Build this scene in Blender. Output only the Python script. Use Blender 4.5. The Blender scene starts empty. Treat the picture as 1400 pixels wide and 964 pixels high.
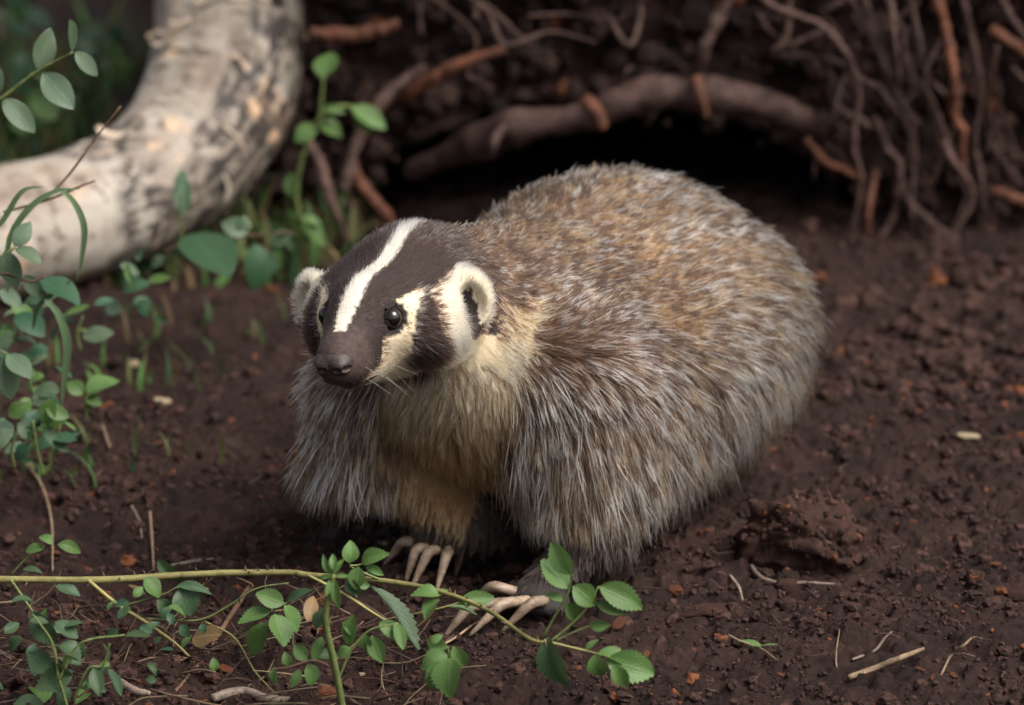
import bpy, math, random
import numpy as np
from mathutils import Vector, Matrix
rng = np.random.default_rng(7); random.seed(7)
R = math.radians
scene = bpy.context.scene
col = scene.collection

# ------------------------------------------------------------------ camera
FOC, SENS = 135.0, 36.0
CAM = np.array((0.0, -3.2, 1.2)); ELEV = R(18.0)
cd = bpy.data.cameras.new('camera'); cam = bpy.data.objects.new('camera', cd); col.objects.link(cam)
cam.location = CAM; cam.rotation_euler = (R(90) - ELEV, 0, 0)
cd.lens = FOC; cd.sensor_width = SENS; cd.clip_start = 0.05; cd.clip_end = 500
cd.dof.use_dof = True; cd.dof.focus_distance = 3.13; cd.dof.aperture_fstop = 4.4
scene.camera = cam
# ------------------------------------------------------------------ world, sun, exposure
SUN_EL, SUN_AZ = R(54), R(118)        # azimuth measured from +Y (away from the camera) towards +X
w = bpy.data.worlds.new('World'); scene.world = w; w.use_nodes = True
nt = w.node_tree; bg = nt.nodes['Background']
sky = nt.nodes.new('ShaderNodeTexSky'); sky.sky_type = 'NISHITA'; sky.sun_disc = False
sky.sun_elevation = SUN_EL; sky.sun_rotation = SUN_AZ
sky.air_density = 0.6; sky.dust_density = 6.0; sky.ozone_density = 0.6
hs = nt.nodes.new('ShaderNodeHueSaturation'); hs.inputs['Saturation'].default_value = 0.35
nt.links.new(sky.outputs[0], hs.inputs['Color']); nt.links.new(hs.outputs[0], bg.inputs[0])
bg.inputs[1].default_value = 0.09
sl = bpy.data.lights.new('sun', 'SUN'); sun = bpy.data.objects.new('sun', sl); col.objects.link(sun)
sl.energy = 1.5; sl.angle = R(35); sl.color = (1.0, 0.95, 0.88)
sdir = Vector((math.sin(SUN_AZ) * math.cos(SUN_EL), math.cos(SUN_AZ) * math.cos(SUN_EL), math.sin(SUN_EL)))
sun.rotation_euler = sdir.to_track_quat('Z', 'Y').to_euler(); sun.location = sdir * 6
scene.view_settings.view_transform = 'Standard'; scene.view_settings.look = 'None'
scene.view_settings.exposure = 1.25; scene.view_settings.gamma = 1.0
scene.render.engine = 'CYCLES'
cy = scene.cycles
cy.max_bounces = 8; cy.transmission_bounces = 6; cy.transparent_max_bounces = 4; cy.glossy_bounces = 4; cy.diffuse_bounces = 3
cy.use_denoising = True; cy.caustics_reflective = False; cy.caustics_refractive = False
try:
    cy.denoising_prefilter = 'ACCURATE'; cy.denoising_input_passes = 'RGB_ALBEDO_NORMAL'
    scene.cycles_curves.shape = 'RIBBONS'; scene.cycles_curves.subdivisions = 2
except Exception: pass

# ------------------------------------------------------------------ pixel helpers (photo pixels 1400 x 964)
CE, SE = math.cos(ELEV), math.sin(ELEV)
AX, AU, AR = np.array((0, CE, -SE)), np.array((0, SE, CE)), np.array((1.0, 0, 0))
KP = SENS / FOC / 1400.0
def ray(px, py):
    return AX + AR * ((px - 700) * KP) - AU * ((py - 482) * KP)
def at_y(px, py, y):
    d = ray(px, py); return CAM + d * ((y - CAM[1]) / d[1])
def at_z(px, py, z):
    d = ray(px, py); return CAM + d * ((z - CAM[2]) / d[2])
def at_d(px, py, depth):
    return CAM + ray(px, py) * depth
def depth_of(p): return float(np.dot(np.asarray(p) - CAM, AX))
def project(P):
    q = P - CAM; dz = q @ AX
    return np.stack([700 + (q @ AR) / dz / KP, 482 - (q @ AU) / dz / KP], 1)
def nrm(v): return v / (np.linalg.norm(v, axis=-1, keepdims=True) + 1e-9)
def sstep(a, b, x):
    t = np.clip((x - a) / (b - a), 0, 1); return t * t * (3 - 2 * t)

# ------------------------------------------------------------------ numpy noise
def _h(i, j, k, s):
    x = (i.astype(np.int64) * 374761393 + j.astype(np.int64) * 668265263 + k.astype(np.int64) * 2147483647 // 3 * 5 + s * 974634777) & 0xffffffff
    x = ((x ^ (x >> 13)) * 1274126177) & 0xffffffff
    x = ((x ^ (x >> 15)) * 2246822519) & 0xffffffff
    return ((x ^ (x >> 16)) & 0xffffff).astype(np.float64) / 0xffffff
def vnoise(P, s=0):
    i = np.floor(P).astype(np.int64); f = P - i; u = f * f * (3 - 2 * f); o = 0
    for a in (0, 1):
        for b in (0, 1):
            for c in (0, 1):
                wt = (u[:, 0] if a else 1 - u[:, 0]) * (u[:, 1] if b else 1 - u[:, 1]) * (u[:, 2] if c else 1 - u[:, 2])
                o = o + wt * _h(i[:, 0] + a, i[:, 1] + b, i[:, 2] + c, s)
    return o * 2 - 1
def fbm(P, o=4, s=0):
    r, a, t = 0, 1.0, 0
    for k in range(o):
        r = r + a * vnoise(P * 2 ** k + 17.3 * k, s + k); t += a; a *= .5
    return r / t
def worley2(x, y, s=0):
    ix, iy = np.floor(x).astype(np.int64), np.floor(y).astype(np.int64); z0 = np.zeros_like(ix)
    best = np.full(x.shape, 9.0); amp = np.zeros(x.shape)
    for a in (-1, 0, 1):
        for b in (-1, 0, 1):
            cx, cyy = ix + a, iy + b
            d = np.hypot(cx + _h(cx, cyy, z0, s) - x, cyy + _h(cx, cyy, z0, s + 1) - y)
            m = d < best; best = np.where(m, d, best); amp = np.where(m, _h(cx, cyy, z0, s + 2), amp)
    return best, amp

# ------------------------------------------------------------------ mesh helpers
def mesh_np(name, V, quads=None, tris=None, smooth=True):
    me = bpy.data.meshes.new(name); V = np.asarray(V, np.float32)
    me.vertices.add(len(V)); me.vertices.foreach_set('co', V.ravel())
    idx, st, n = [], [], 0
    for F, k in ((quads, 4), (tris, 3)):
        if F is not None and len(F):
            F = np.asarray(F, np.int32); idx.append(F.ravel()); st.append(n + np.arange(len(F)) * k); n += F.size
    idx = np.concatenate(idx); st = np.concatenate(st).astype(np.int32)
    me.loops.add(len(idx)); me.loops.foreach_set('vertex_index', idx)
    me.polygons.add(len(st)); me.polygons.foreach_set('loop_start', st)
    me.polygons.foreach_set('use_smooth', np.full(len(st), smooth))
    me.update(calc_edges=True); me.validate()
    return me
def link(name, me, mat=None, parent=None):
    o = bpy.data.objects.new(name, me); col.objects.link(o)
    if mat and me is not None and hasattr(me, 'materials') and not len(me.materials): me.materials.append(mat)
    if parent: o.parent = parent
    return o
def tag(o, label=None, cat=None, group=None, kind=None):
    if label: o['label'] = label
    if cat: o['category'] = cat
    if group: o['group'] = group
    if kind: o['kind'] = kind
    return o
def empty(name, loc=(0, 0, 0)):
    o = bpy.data.objects.new(name, None); o.location = loc; o.empty_display_size = .05; col.objects.link(o); return o
def child(o, parent):
    o.parent = parent; o.matrix_parent_inverse = Matrix.Translation(-Vector(parent.location)); return o
def vcol(me, C, name='col'):
    a = me.attributes.new(name, 'FLOAT_COLOR', 'POINT')
    C = np.asarray(C, np.float32); C = np.concatenate([C, np.ones((len(C), 1), np.float32)], 1) if C.shape[1] == 3 else C
    a.data.foreach_set('color', C.ravel())
def spline(P, n):
    P = np.asarray(P, float)
    if len(P) == 2: return P[0] + (P[1] - P[0]) * np.linspace(0, 1, n)[:, None]
    Q = np.vstack([2 * P[0] - P[1], P, 2 * P[-1] - P[-2]]); m = len(P) - 1
    t = np.linspace(0, m - 1e-6, n); i = t.astype(int); f = (t - i)[:, None]
    a, b, c, d = Q[i], Q[i + 1], Q[i + 2], Q[i + 3]
    return .5 * (2 * b + (c - a) * f + (2 * a - 5 * b + 4 * c - d) * f ** 2 + (3 * b - a - 3 * c + d) * f ** 3)
def tube_arrays(P, rad, ns=8, rough=0.0, seed=0):
    P = np.asarray(P, float); n = len(P); T = nrm(np.gradient(P, axis=0))
    rad = np.broadcast_to(np.asarray(rad, float), (n,))
    ref = np.array((0, 0, 1.0)) if abs(T[0][2]) < .9 else np.array((1.0, 0, 0))
    U = np.zeros_like(P); u = nrm(np.cross(T[0], ref))
    for i in range(n):
        u = nrm(u - T[i] * np.dot(u, T[i])); U[i] = u
    W = np.cross(T, U); a = np.arange(ns) / ns * 2 * np.pi
    D = U[:, None] * np.cos(a)[None, :, None] + W[:, None] * np.sin(a)[None, :, None]
    rr = np.repeat(rad[:, None], ns, 1)
    V = P[:, None] + D * rr[..., None]
    if rough:
        k = fbm(V.reshape(-1, 3) / (rad.mean() * 2.2) + seed * 3.1, 3, seed).reshape(n, ns)
        V = P[:, None] + D * (rr * (1 + rough * k))[..., None]
    V = V.reshape(-1, 3)
    i = np.arange(n - 1)[:, None] * ns; j = np.arange(ns)[None]
    Q = np.stack([i + j, i + (j + 1) % ns, i + ns + (j + 1) % ns, i + ns + j], -1).reshape(-1, 4)
    V = np.vstack([V, P[0], P[-1]]); a0, b0 = n * ns, n * ns + 1
    jj = np.arange(ns); T3 = np.vstack([np.stack([np.full(ns, a0), (jj + 1) % ns, jj], 1),
                                        np.stack([np.full(ns, b0), (n - 1) * ns + jj, (n - 1) * ns + (jj + 1) % ns], 1)])
    return V, Q, T3
def tube(name, P, rad, mat, parent=None, ns=8, rough=0.0, seed=0, n=None):
    P = spline(P, n or max(8, 5 * len(P)))
    if not np.isscalar(rad): rad = np.interp(np.linspace(0, 1, len(P)), np.linspace(0, 1, len(rad)), rad)
    V, Q, T3 = tube_arrays(P, rad, ns, rough, seed)
    o = link(name, mesh_np(name, V, Q, T3), mat)
    return child(o, parent) if parent else o
def ico(level):
    import bmesh
    bm = bmesh.new(); bmesh.ops.create_icosphere(bm, subdivisions=level, radius=1); bm.verts.index_update()
    V = np.array([v.co[:] for v in bm.verts]); F = np.array([[v.index for v in f.verts] for f in bm.faces]); bm.free(); return V, F
class Soup:
    def __init__(s): s.V, s.F, s.C, s.n = [], [], [], 0
    def add(s, V, F, C):
        s.V.append(V); s.F.append(F + s.n); s.n += len(V); s.C.append(np.broadcast_to(np.asarray(C, float), (len(V), 3)))
    def build(s, name, mat, smooth=True):
        me = mesh_np(name, np.concatenate(s.V), None, np.concatenate(s.F), smooth); vcol(me, np.concatenate(s.C)); return link(name, me, mat)

# ------------------------------------------------------------------ materials
class NT:
    def __init__(s, name):
        s.m = bpy.data.materials.new(name); s.m.use_nodes = True; s.t = s.m.node_tree; s.b = s.t.nodes['Principled BSDF']; s.out = s.t.nodes['Material Output']
    def n(s, typ, **kw):
        nd = s.t.nodes.new('ShaderNode' + typ)
        for k, v in kw.items():
            if k.startswith('i_'):
                nd.inputs[k[2:].replace('_', ' ')].default_value = v
            else: setattr(nd, k, v)
        return nd
    def l(s, a, b): s.t.links.new(a, b)
    def ramp(s, src, stops):
        r = s.n('ValToRGB'); e = r.color_ramp.elements
        while len(e) < len(stops): e.new(.5)
        for x, (p, c) in zip(e, stops): x.position = p; x.color = (*c, 1) if len(c) == 3 else c
        s.l(src, r.inputs[0]); return r.outputs[0]
    def mix(s, f, a, b, mode='MIX'):
        m = s.n('MixRGB', blend_type=mode)
        for v, k in ((f, 0), (a, 1), (b, 2)):
            if isinstance(v, (int, float)): m.inputs[k].default_value = v
            elif isinstance(v, tuple): m.inputs[k].default_value = (*v, 1)
            else: s.l(v, m.inputs[k])
        return m.outputs[0]
    def bump(s, h, strength=.5, dist=.002):
        b = s.n('Bump'); b.inputs['Strength'].default_value = strength; b.inputs['Distance'].default_value = dist
        s.l(h, b.inputs['Height']); s.l(b.outputs[0], s.b.inputs['Normal']); return b
    def noise(s, vec, scale, detail=4, rough=.6):
        n = s.n('TexNoise'); n.inputs['Scale'].default_value = scale; n.inputs['Detail'].default_value = detail; n.inputs['Roughness'].default_value = rough
        if vec is not None: s.l(vec, n.inputs['Vector'])
        return n.outputs[0]
def mat_soil():
    t = NT('soil'); g = t.n('NewGeometry').outputs['Position']
    c = t.ramp(t.noise(g, 9, 6), [(.3, (.014, .0066, .0052)), (.5, (.033, .0158, .0122)), (.7, (.058, .0285, .0225))])
    c2 = t.ramp(t.noise(g, 160, 5, .7), [(.3, (.45, .43, .42)), (.55, (1, 1, 1)), (.75, (1.7, 1.6, 1.55))])
    c = t.mix(1.0, c, c2, 'MULTIPLY')
    red = t.ramp(t.noise(g, 55, 3), [(.66, (0, 0, 0)), (.75, (1, 1, 1))])
    c = t.mix(red, c, (.085, .03, .014))
    t.l(c, t.b.inputs['Base Color']); t.b.inputs['Roughness'].default_value = .72; t.b.inputs['Specular IOR Level'].default_value = .22
    rg = t.ramp(t.noise(g, 40, 3), [(.35, (.5, .5, .5)), (.65, (.85, .85, .85))]); t.l(rg, t.b.inputs['Roughness'])
    t.bump(t.noise(g, 330, 8, .8), 1.0, .0045); return t.m
def mat_crumb():
    t = NT('soil_crumbs'); a = t.n('Attribute', attribute_name='col').outputs['Color']; g = t.n('NewGeometry').outputs['Position']
    c = t.mix(1.0, a, t.ramp(t.noise(g, 250, 4), [(.3, (.5, .48, .46)), (.7, (1.5, 1.45, 1.4))]), 'MULTIPLY')
    t.l(c, t.b.inputs['Base Color']); t.b.inputs['Roughness'].default_value = .75; t.b.inputs['Specular IOR Level'].default_value = .2
    t.bump(t.noise(g, 600, 5, .7), .8, .0012); return t.m
def mat_wood(name, c1, c2, scale=60, rough=.75, spec=.3, stretch=(1, 1, 1)):
    t = NT(name); tc = t.n('TexCoord').outputs['Object']; mp = t.n('Mapping'); mp.inputs['Scale'].default_value = stretch; t.l(tc, mp.inputs[0])
    rnd = t.n('ObjectInfo').outputs['Random']
    n1 = t.noise(mp.outputs[0], scale, 6, .65)
    c = t.ramp(n1, [(.3, c1), (.68, c2)])
    v = t.n('MapRange'); v.inputs['To Min'].default_value = .65; v.inputs['To Max'].default_value = 1.3; t.l(rnd, v.inputs['Value'])
    hsv = t.n('HueSaturation'); t.l(c, hsv.inputs['Color']); t.l(v.outputs[0], hsv.inputs['Value'])
    t.l(hsv.outputs[0], t.b.inputs['Base Color']); t.b.inputs['Roughness'].default_value = rough; t.b.inputs['Specular IOR Level'].default_value = spec
    t.bump(n1, .8, .003); return t.m
def mat_leaf(name, c1, c2, back=None, vein=.25):
    t = NT(name); uv = t.n('UVMap').outputs[0]; sp = t.n('SeparateXYZ'); t.l(uv, sp.inputs[0])
    rnd = t.n('ObjectInfo').outputs['Random']; g = t.n('NewGeometry')
    ab = t.n('Math', operation='ABSOLUTE'); t.l(sp.outputs[1], ab.inputs[0])
    mu = t.n('Math', operation='MULTIPLY_ADD'); t.l(ab.outputs[0], mu.inputs[0]); mu.inputs[1].default_value = -.55; t.l(sp.outputs[0], mu.inputs[2])
    sc = t.n('Math', operation='MULTIPLY'); t.l(mu.outputs[0], sc.inputs[0]); sc.inputs[1].default_value = 44.0
    si = t.n('Math', operation='SINE'); t.l(sc.outputs[0], si.inputs[0])
    side = t.ramp(si.outputs[0], [(.80, (0, 0, 0)), (1.0, (1, 1, 1))])
    mid = t.ramp(ab.outputs[0], [(0.0, (1, 1, 1)), (.09, (0, 0, 0))])
    vn = t.mix(1.0, side, mid, 'LIGHTEN')
    n = t.noise(g.outputs['Position'], 70, 5)
    c = t.mix(n, c1, c2); c = t.mix(rnd, c, tuple(.72 * x + .28 * y for x, y in zip(c1, (.05, .06, .01))))
    vf = t.mix(1.0, vn, (vein, vein, vein), 'MULTIPLY')
    c = t.mix(vf, c, tuple(min(1, x * 1.7 + .02) for x in c2))
    blot = t.ramp(t.noise(g.outputs['Position'], 130, 3), [(.70, (0, 0, 0)), (.76, (1, 1, 1))])
    c = t.mix(t.mix(1.0, blot, (.5, .5, .5), 'MULTIPLY'), c, (.10, .07, .025))
    c = t.mix(g.outputs['Backfacing'], c, back or tuple(min(1, .6 * x + .05) for x in c2))
    t.l(c, t.b.inputs['Base Color']); t.b.inputs['Roughness'].default_value = .48; t.b.inputs['Specular IOR Level'].default_value = .4
    hh = t.mix(1.0, t.mix(1.0, vn, (.6, .6, .6), 'MULTIPLY'), t.noise(g.outputs['Position'], 260, 4), 'ADD')
    t.bump(hh, .5, .0008)
    tr = t.n('BsdfTranslucent'); t.l(c, tr.inputs[0]); mx = t.n('MixShader'); mx.inputs[0].default_value = .28
    t.l(t.b.outputs[0], mx.inputs[1]); t.l(tr.outputs[0], mx.inputs[2]); t.l(mx.outputs[0], t.out.inputs[0]); return t.m
def mat_attr(name, rough=.6, spec=.3, trans=0.0):
    t = NT(name); a = t.n('Attribute', attribute_name='col').outputs['Color']; t.l(a, t.b.inputs['Base Color'])
    t.b.inputs['Roughness'].default_value = rough; t.b.inputs['Specular IOR Level'].default_value = spec
    if trans:
        tr = t.n('BsdfTranslucent'); t.l(a, tr.inputs[0]); mx = t.n('MixShader'); mx.inputs[0].default_value = trans
        t.l(t.b.outputs[0], mx.inputs[1]); t.l(tr.outputs[0], mx.inputs[2]); t.l(mx.outputs[0], t.out.inputs[0])
    return t.m
def mat_birch():
    t = NT('birch_bark'); uv = t.n('UVMap').outputs[0]
    def mp(sx, sy):
        m = t.n('Mapping'); m.inputs['Scale'].default_value = (sx, sy, 1); t.l(uv, m.inputs[0]); return m.outputs[0]
    base = t.ramp(t.noise(mp(9, 5), 1, 6), [(.30, (.15, .11, .085)), (.44, (.27, .225, .18)), (.60, (.36, .32, .27)), (.8, (.42, .385, .34))])
    peach = t.ramp(t.noise(mp(14, 3.5), 1, 3), [(.60, (0, 0, 0)), (.70, (1, 1, 1))]); c = t.mix(peach, base, (.60, .40, .25))
    lent = t.ramp(t.noise(mp(48, 6), 1, 4, .6), [(.55, (0, 0, 0)), (.62, (1, 1, 1))]); c = t.mix(lent, c, (.13, .095, .075))
    l2 = t.ramp(t.noise(mp(20, 4), 1.3, 5, .65), [(.55, (0, 0, 0)), (.66, (1, 1, 1))]); c = t.mix(l2, c, (.22, .17, .13))
    patch = t.ramp(t.n('Attribute', attribute_name='scar').outputs['Fac'], [(.42, (0, 0, 0)), (.60, (1, 1, 1))])
    brk = t.ramp(t.noise(mp(30, 16), 1, 5, .7), [(.42, (0, 0, 0)), (.55, (1, 1, 1))])
    c = t.mix(t.mix(1.0, patch, brk, 'MULTIPLY'), c, (.035, .028, .025))
    t.l(c, t.b.inputs['Base Color']); t.b.inputs['Roughness'].default_value = .6; t.b.inputs['Specular IOR Level'].default_value = .25
    t.bump(t.noise(mp(60, 9), 1, 6, .65), .6, .004); return t.m
M = {}
M['soil'] = mat_soil(); M['crumb'] = mat_crumb(); M['birch'] = mat_birch()
M['root'] = mat_wood('root_bark', (.024, .012, .0095), (.105, .058, .046), 60)
M['redroot'] = mat_wood('broken_root_wood', (.035, .015, .010), (.15, .052, .026), 55)
M['chip'] = mat_wood('bark_chip', (.065, .020, .011), (.22, .070, .026), 120)
M['darkchip'] = mat_wood('rotten_bark', (.014, .0075, .006), (.070, .031, .022), 110, .85, .2)
M['pale'] = mat_wood('pale_chip', (.30, .22, .12), (.55, .45, .30), 90)
M['twig'] = mat_wood('twig_bark', (.09, .062, .048), (.25, .19, .15), 140)
M['straw'] = mat_wood('dry_stem', (.10, .065, .04), (.30, .21, .13), 140)
M['cane'] = mat_wood('green_cane', (.095, .075, .028), (.26, .24, .085), 45, .6, .3)
M['stem'] = mat_wood('green_stem', (.07, .10, .025), (.16, .19, .06), 90, .5, .4)
M['brownstem'] = mat_wood('brown_stem', (.055, .03, .02), (.15, .085, .05), 90, .6)
M['rose'] = mat_leaf('rose_leaf', (.070, .145, .034), (.120, .215, .060), (.15, .21, .10))
M['oval'] = mat_leaf('oval_leaf', (.075, .125, .070), (.125, .185, .115), (.14, .20, .13), .15)
M['dark'] = mat_leaf('dark_leaf', (.022, .075, .036), (.040, .105, .052), (.06, .11, .06), .15)
M['wilt'] = mat_leaf('wilted_leaf', (.040, .085, .035), (.060, .115, .055), (.09, .13, .08), .2)
M['blade'] = mat_leaf('grass_blade', (.055, .14, .025), (.09, .20, .045), None, .05)
M['dead'] = mat_leaf('dead_leaf', (.13, .075, .032), (.30, .19, .085), (.20, .12, .055), .4)
M['herb'] = mat_attr('ground_cover', .6, .25, .3)

# ------------------------------------------------------------------ ground
def macro(x, y):
    P = np.stack([x, y, np.zeros_like(x)], 1)
    r = np.hypot(x, y - .4)
    return (.014 * fbm(P * 3.1 + 5, 3, 3) + .10 * fbm(P * .25 + 2, 3, 4) * sstep(1.5, 8, r)
            + .03 * sstep(.45, .95, y) * sstep(-.2, .1, x))
def micro(x, y):
    P = np.stack([x, y, np.zeros_like(x)], 1)
    wx = x + .004 * vnoise(P * 130, 11); wy = y + .004 * vnoise(P * 130 + 9, 12)
    f1, a1 = worley2(wx / .021, wy / .021, 21); f2, a2 = worley2(wx / .010 + 3, wy / .010, 31); f3, a3 = worley2(wx / .0058 + 3, wy / .0058, 41)
    big = fbm(P * 22, 3, 8); ft = fbm(P * 150, 4, 15); rg = 1 - np.abs(fbm(P * 60, 3, 16)) * 2
    return (.0075 * big + .0100 * (1 - np.minimum(f1 / .75, 1) ** 2) * a1 ** 1.4 + .0062 * (1 - np.minimum(f2 / .7, 1) ** 2) * a2
            + .0030 * (1 - np.minimum(f3 / .7, 1) ** 2) * a3 + .0050 * ft + .0035 * rg - .008)
def gh(x, y):
    x = np.atleast_1d(np.asarray(x, float)); y = np.atleast_1d(np.asarray(y, float)); return macro(x, y) + micro(x, y)
def axis(lo, hi, st, far):
    c = np.arange(lo, hi, st); out, d = [], st
    a, b = [], []
    v = lo; d = st
    while v > -far: d *= 1.25; v -= d; a.append(v)
    v = c[-1]; d = st
    while v < far: d *= 1.25; v += d; b.append(v)
    return np.array(a[::-1] + list(c) + b)
gx, gy = axis(-.66, .70, .0028, 90), axis(-.56, 1.02, .0028, 90)
X, Y = np.meshgrid(gx, gy); xf, yf = X.ravel(), Y.ravel()
fin = (np.abs(xf) < 3) & (np.abs(yf) < 4); Z = macro(xf, yf); Z[fin] += micro(xf[fin], yf[fin])
nx_, ny_ = len(gx), len(gy); ii = (np.arange(ny_ - 1)[:, None] * nx_ + np.arange(nx_ - 1)[None]).ravel()
ground = link('ground', mesh_np('ground', np.stack([xf, yf, Z], 1), np.stack([ii, ii + 1, ii + nx_ + 1, ii + nx_], 1)), M['soil'])
tag(ground, 'dark moist crumbly forest soil under the badger', 'ground', kind='structure')

# ------------------------------------------------------------------ earth bank with the burrow
def bank():
    us = np.arange(-.46, 1.9, .009)
    prof = np.array([(-.03, -.05), (.0, .02), (.02, .10), (.03, .20), (.015, .30), (-.03, .40), (-.09, .52), (-.11, .66), (-.02, .78), (.3, .84), (1.0, .86), (2.6, .80), (5.5, .3), (6.0, -.2)])  # unseen upper part leans forward, shaped to shade the bank face below
    n1 = 120; s = np.concatenate([np.linspace(0, 9, n1), np.linspace(9, 13, 30)[1:]])
    py_ = np.interp(s, np.arange(14), prof[:, 0]); pz = np.interp(s, np.arange(14), prof[:, 1])
    U, S = np.meshgrid(us, np.arange(len(s))); x = U.ravel(); k = S.ravel(); dy, z = py_[k].copy(), pz[k].copy()
    hgt = sstep(-.33, -.19, x); z = np.where(z > 0, z * (.02 + .98 * hgt), z)
    yb = .90 + .05 * np.sin(x * 5 + 1) * sstep(-.1, .5, x) + .10 * sstep(.0, -.3, x)
    P = np.stack([x, dy, z], 1)
    y = yb + dy * hgt + .050 * fbm(P * 6, 4, 51) + .034 * fbm(P * 24, 4, 55)
    q = ((x - .11) / .285) ** 2 + ((z - .0) / .135) ** 2 + .25 * fbm(P * 9 + 3, 3, 60)
    y = y + .85 * sstep(1.08, .72, q) * (dy < .04)
    z = z + .012 * fbm(P * 15 + 8, 3, 58)
    n = len(us); m = len(s); ii = (np.arange(m - 1)[:, None] * n + np.arange(n - 1)[None]).ravel()
    o = link('earth_bank', mesh_np('earth_bank', np.stack([x, y, z], 1), np.stack([ii, ii + 1, ii + n + 1, ii + n], 1)), M['soil'])
    tag(o, 'dark earth bank with the burrow mouth behind the badger', 'bank', kind='structure')
    so = Soup(); I2 = ico(2); PV = np.stack([x, y, z], 1)[(z > -.01) & (z < .5) & (x > -.3) & (x < 1.0) & (q > 1.0)]
    for k in range(2600):
        p = PV[rng.integers(len(PV))]; r = .004 * 5 ** (rng.random() ** 1.7); Vq = I2[0] * (1 + .7 * fbm(I2[0] * 1.6 + k, 2, 71)[:, None]) * r * rng.uniform(.6, 1.2, 3) + p + (rng.normal(0, .006), -.004, rng.normal(0, .006))
        so.add(Vq, I2[1], np.array((.030, .0170, .0135)) * rng.uniform(.4, 1.7) if rng.random() > .05 else np.array((.10, .035, .016)))
    tag(so.build('bank_clods', M['crumb'], False), 'lumps of dark earth clinging to the bank face', 'soil', kind='stuff')
bank()

# ------------------------------------------------------------------ crumbs of soil (uncountable)
def crumbs():
    so = Soup(); I1, I2 = ico(1), ico(2)
    var = {1: [], 2: []}
    for L, (V, F) in ((1, I1), (2, I2)):
        for k in range(14):
            d = 1 + .85 * fbm(V * 1.7 + k * 7.7, 3, 70 + k)[:, None]; sc = np.array([1, rng.uniform(.7, 1), rng.uniform(.55, .9)])
            var[L].append((V * d * sc, F))
    def scatter(n, lo, hi, L, box):
        x = rng.uniform(box[0], box[1], n); y = rng.uniform(box[2], box[3], n)
        clump = vnoise(np.stack([x * 14, y * 14, np.zeros(n)], 1), 77); keep = clump > rng.uniform(-.8, .5, n); x, y = x[keep], y[keep]
        z = gh(x, y); r = lo * (hi / lo) ** (rng.random(len(x)) ** 1.8)
        for i in range(len(x)):
            V, F = var[L][rng.integers(14)]; a = rng.uniform(0, 6.28); c, s = math.cos(a), math.sin(a)
            Vr = V @ np.array([[c, s, 0], [-s, c, 0], [0, 0, 1]]) * r[i] + (x[i], y[i], z[i] + r[i] * .25)
            b = rng.uniform(.55, 1.5); C = np.array((.036, .0178, .0140)) * b
            if rng.random() < .035: C = np.array((.10, .035, .015)) * rng.uniform(.7, 1.6)
            so.add(Vr, F, C)
    scatter(5200, .0028, .0080, 2, (-.62, .68, -.55, .5)); scatter(34000, .0011, .0032, 1, (-.6, .62, -.55, .35)); scatter(2600, .004, .013, 2, (-.2, .95, .3, .92))
    o = so.build('soil_crumbs', M['crumb'], False); tag(o, 'loose dark soil crumbs strewn over the ground', 'soil', kind='stuff')
crumbs()

# ------------------------------------------------------------------ badger: signed distance body -> one continuous mesh
def surface_nets(D, org, h):
    S = D < 0; c = [(a, b, d) for a in (0, 1) for b in (0, 1) for d in (0, 1)]
    sl_ = lambda A, o: A[o[0]:A.shape[0] - 1 + o[0], o[1]:A.shape[1] - 1 + o[1], o[2]:A.shape[2] - 1 + o[2]]
    cnt = sum(sl_(S, o).astype(np.int8) for o in c); act = (cnt > 0) & (cnt < 8)
    ids = np.full(act.shape, -1, np.int64); ci = np.argwhere(act); ids[act] = np.arange(len(ci))
    acc = np.zeros((len(ci), 3)); num = np.zeros(len(ci))
    for a in c:
        for ax in range(3):
            if a[ax]: continue
            b = list(a); b[ax] = 1
            ia, ib = ci + a, ci + b; da, db = D[tuple(ia.T)], D[tuple(ib.T)]; m = (da < 0) != (db < 0)
            t = np.where(m, da / np.where(m, da - db, 1), 0); p = np.array(a, float)[None] + np.eye(3)[ax][None] * t[:, None]
            acc += p * m[:, None]; num += m
    V = (ci + acc / num[:, None]) * h + org
    Q = []
    for ax in range(3):
        o1, o2 = [(1, 2), (2, 0), (0, 1)][ax]
        A = np.take(S, range(0, S.shape[ax] - 1), ax); B = np.take(S, range(1, S.shape[ax]), ax)
        e = np.argwhere(A != B); e = e[(e[:, o1] > 0) & (e[:, o2] > 0) & (e[:, o1] < S.shape[o1] - 1) & (e[:, o2] < S.shape[o2] - 1)]
        ins = S[tuple(e.T)]; u = np.eye(3, dtype=int)[o1]; v = np.eye(3, dtype=int)[o2]
        q = np.stack([ids[tuple((e - u - v).T)], ids[tuple((e - v).T)], ids[tuple(e.T)], ids[tuple((e - u).T)]], 1)
        q[~ins] = q[~ins][:, ::-1]; Q.append(q)
    return V, np.concatenate(Q)
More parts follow.
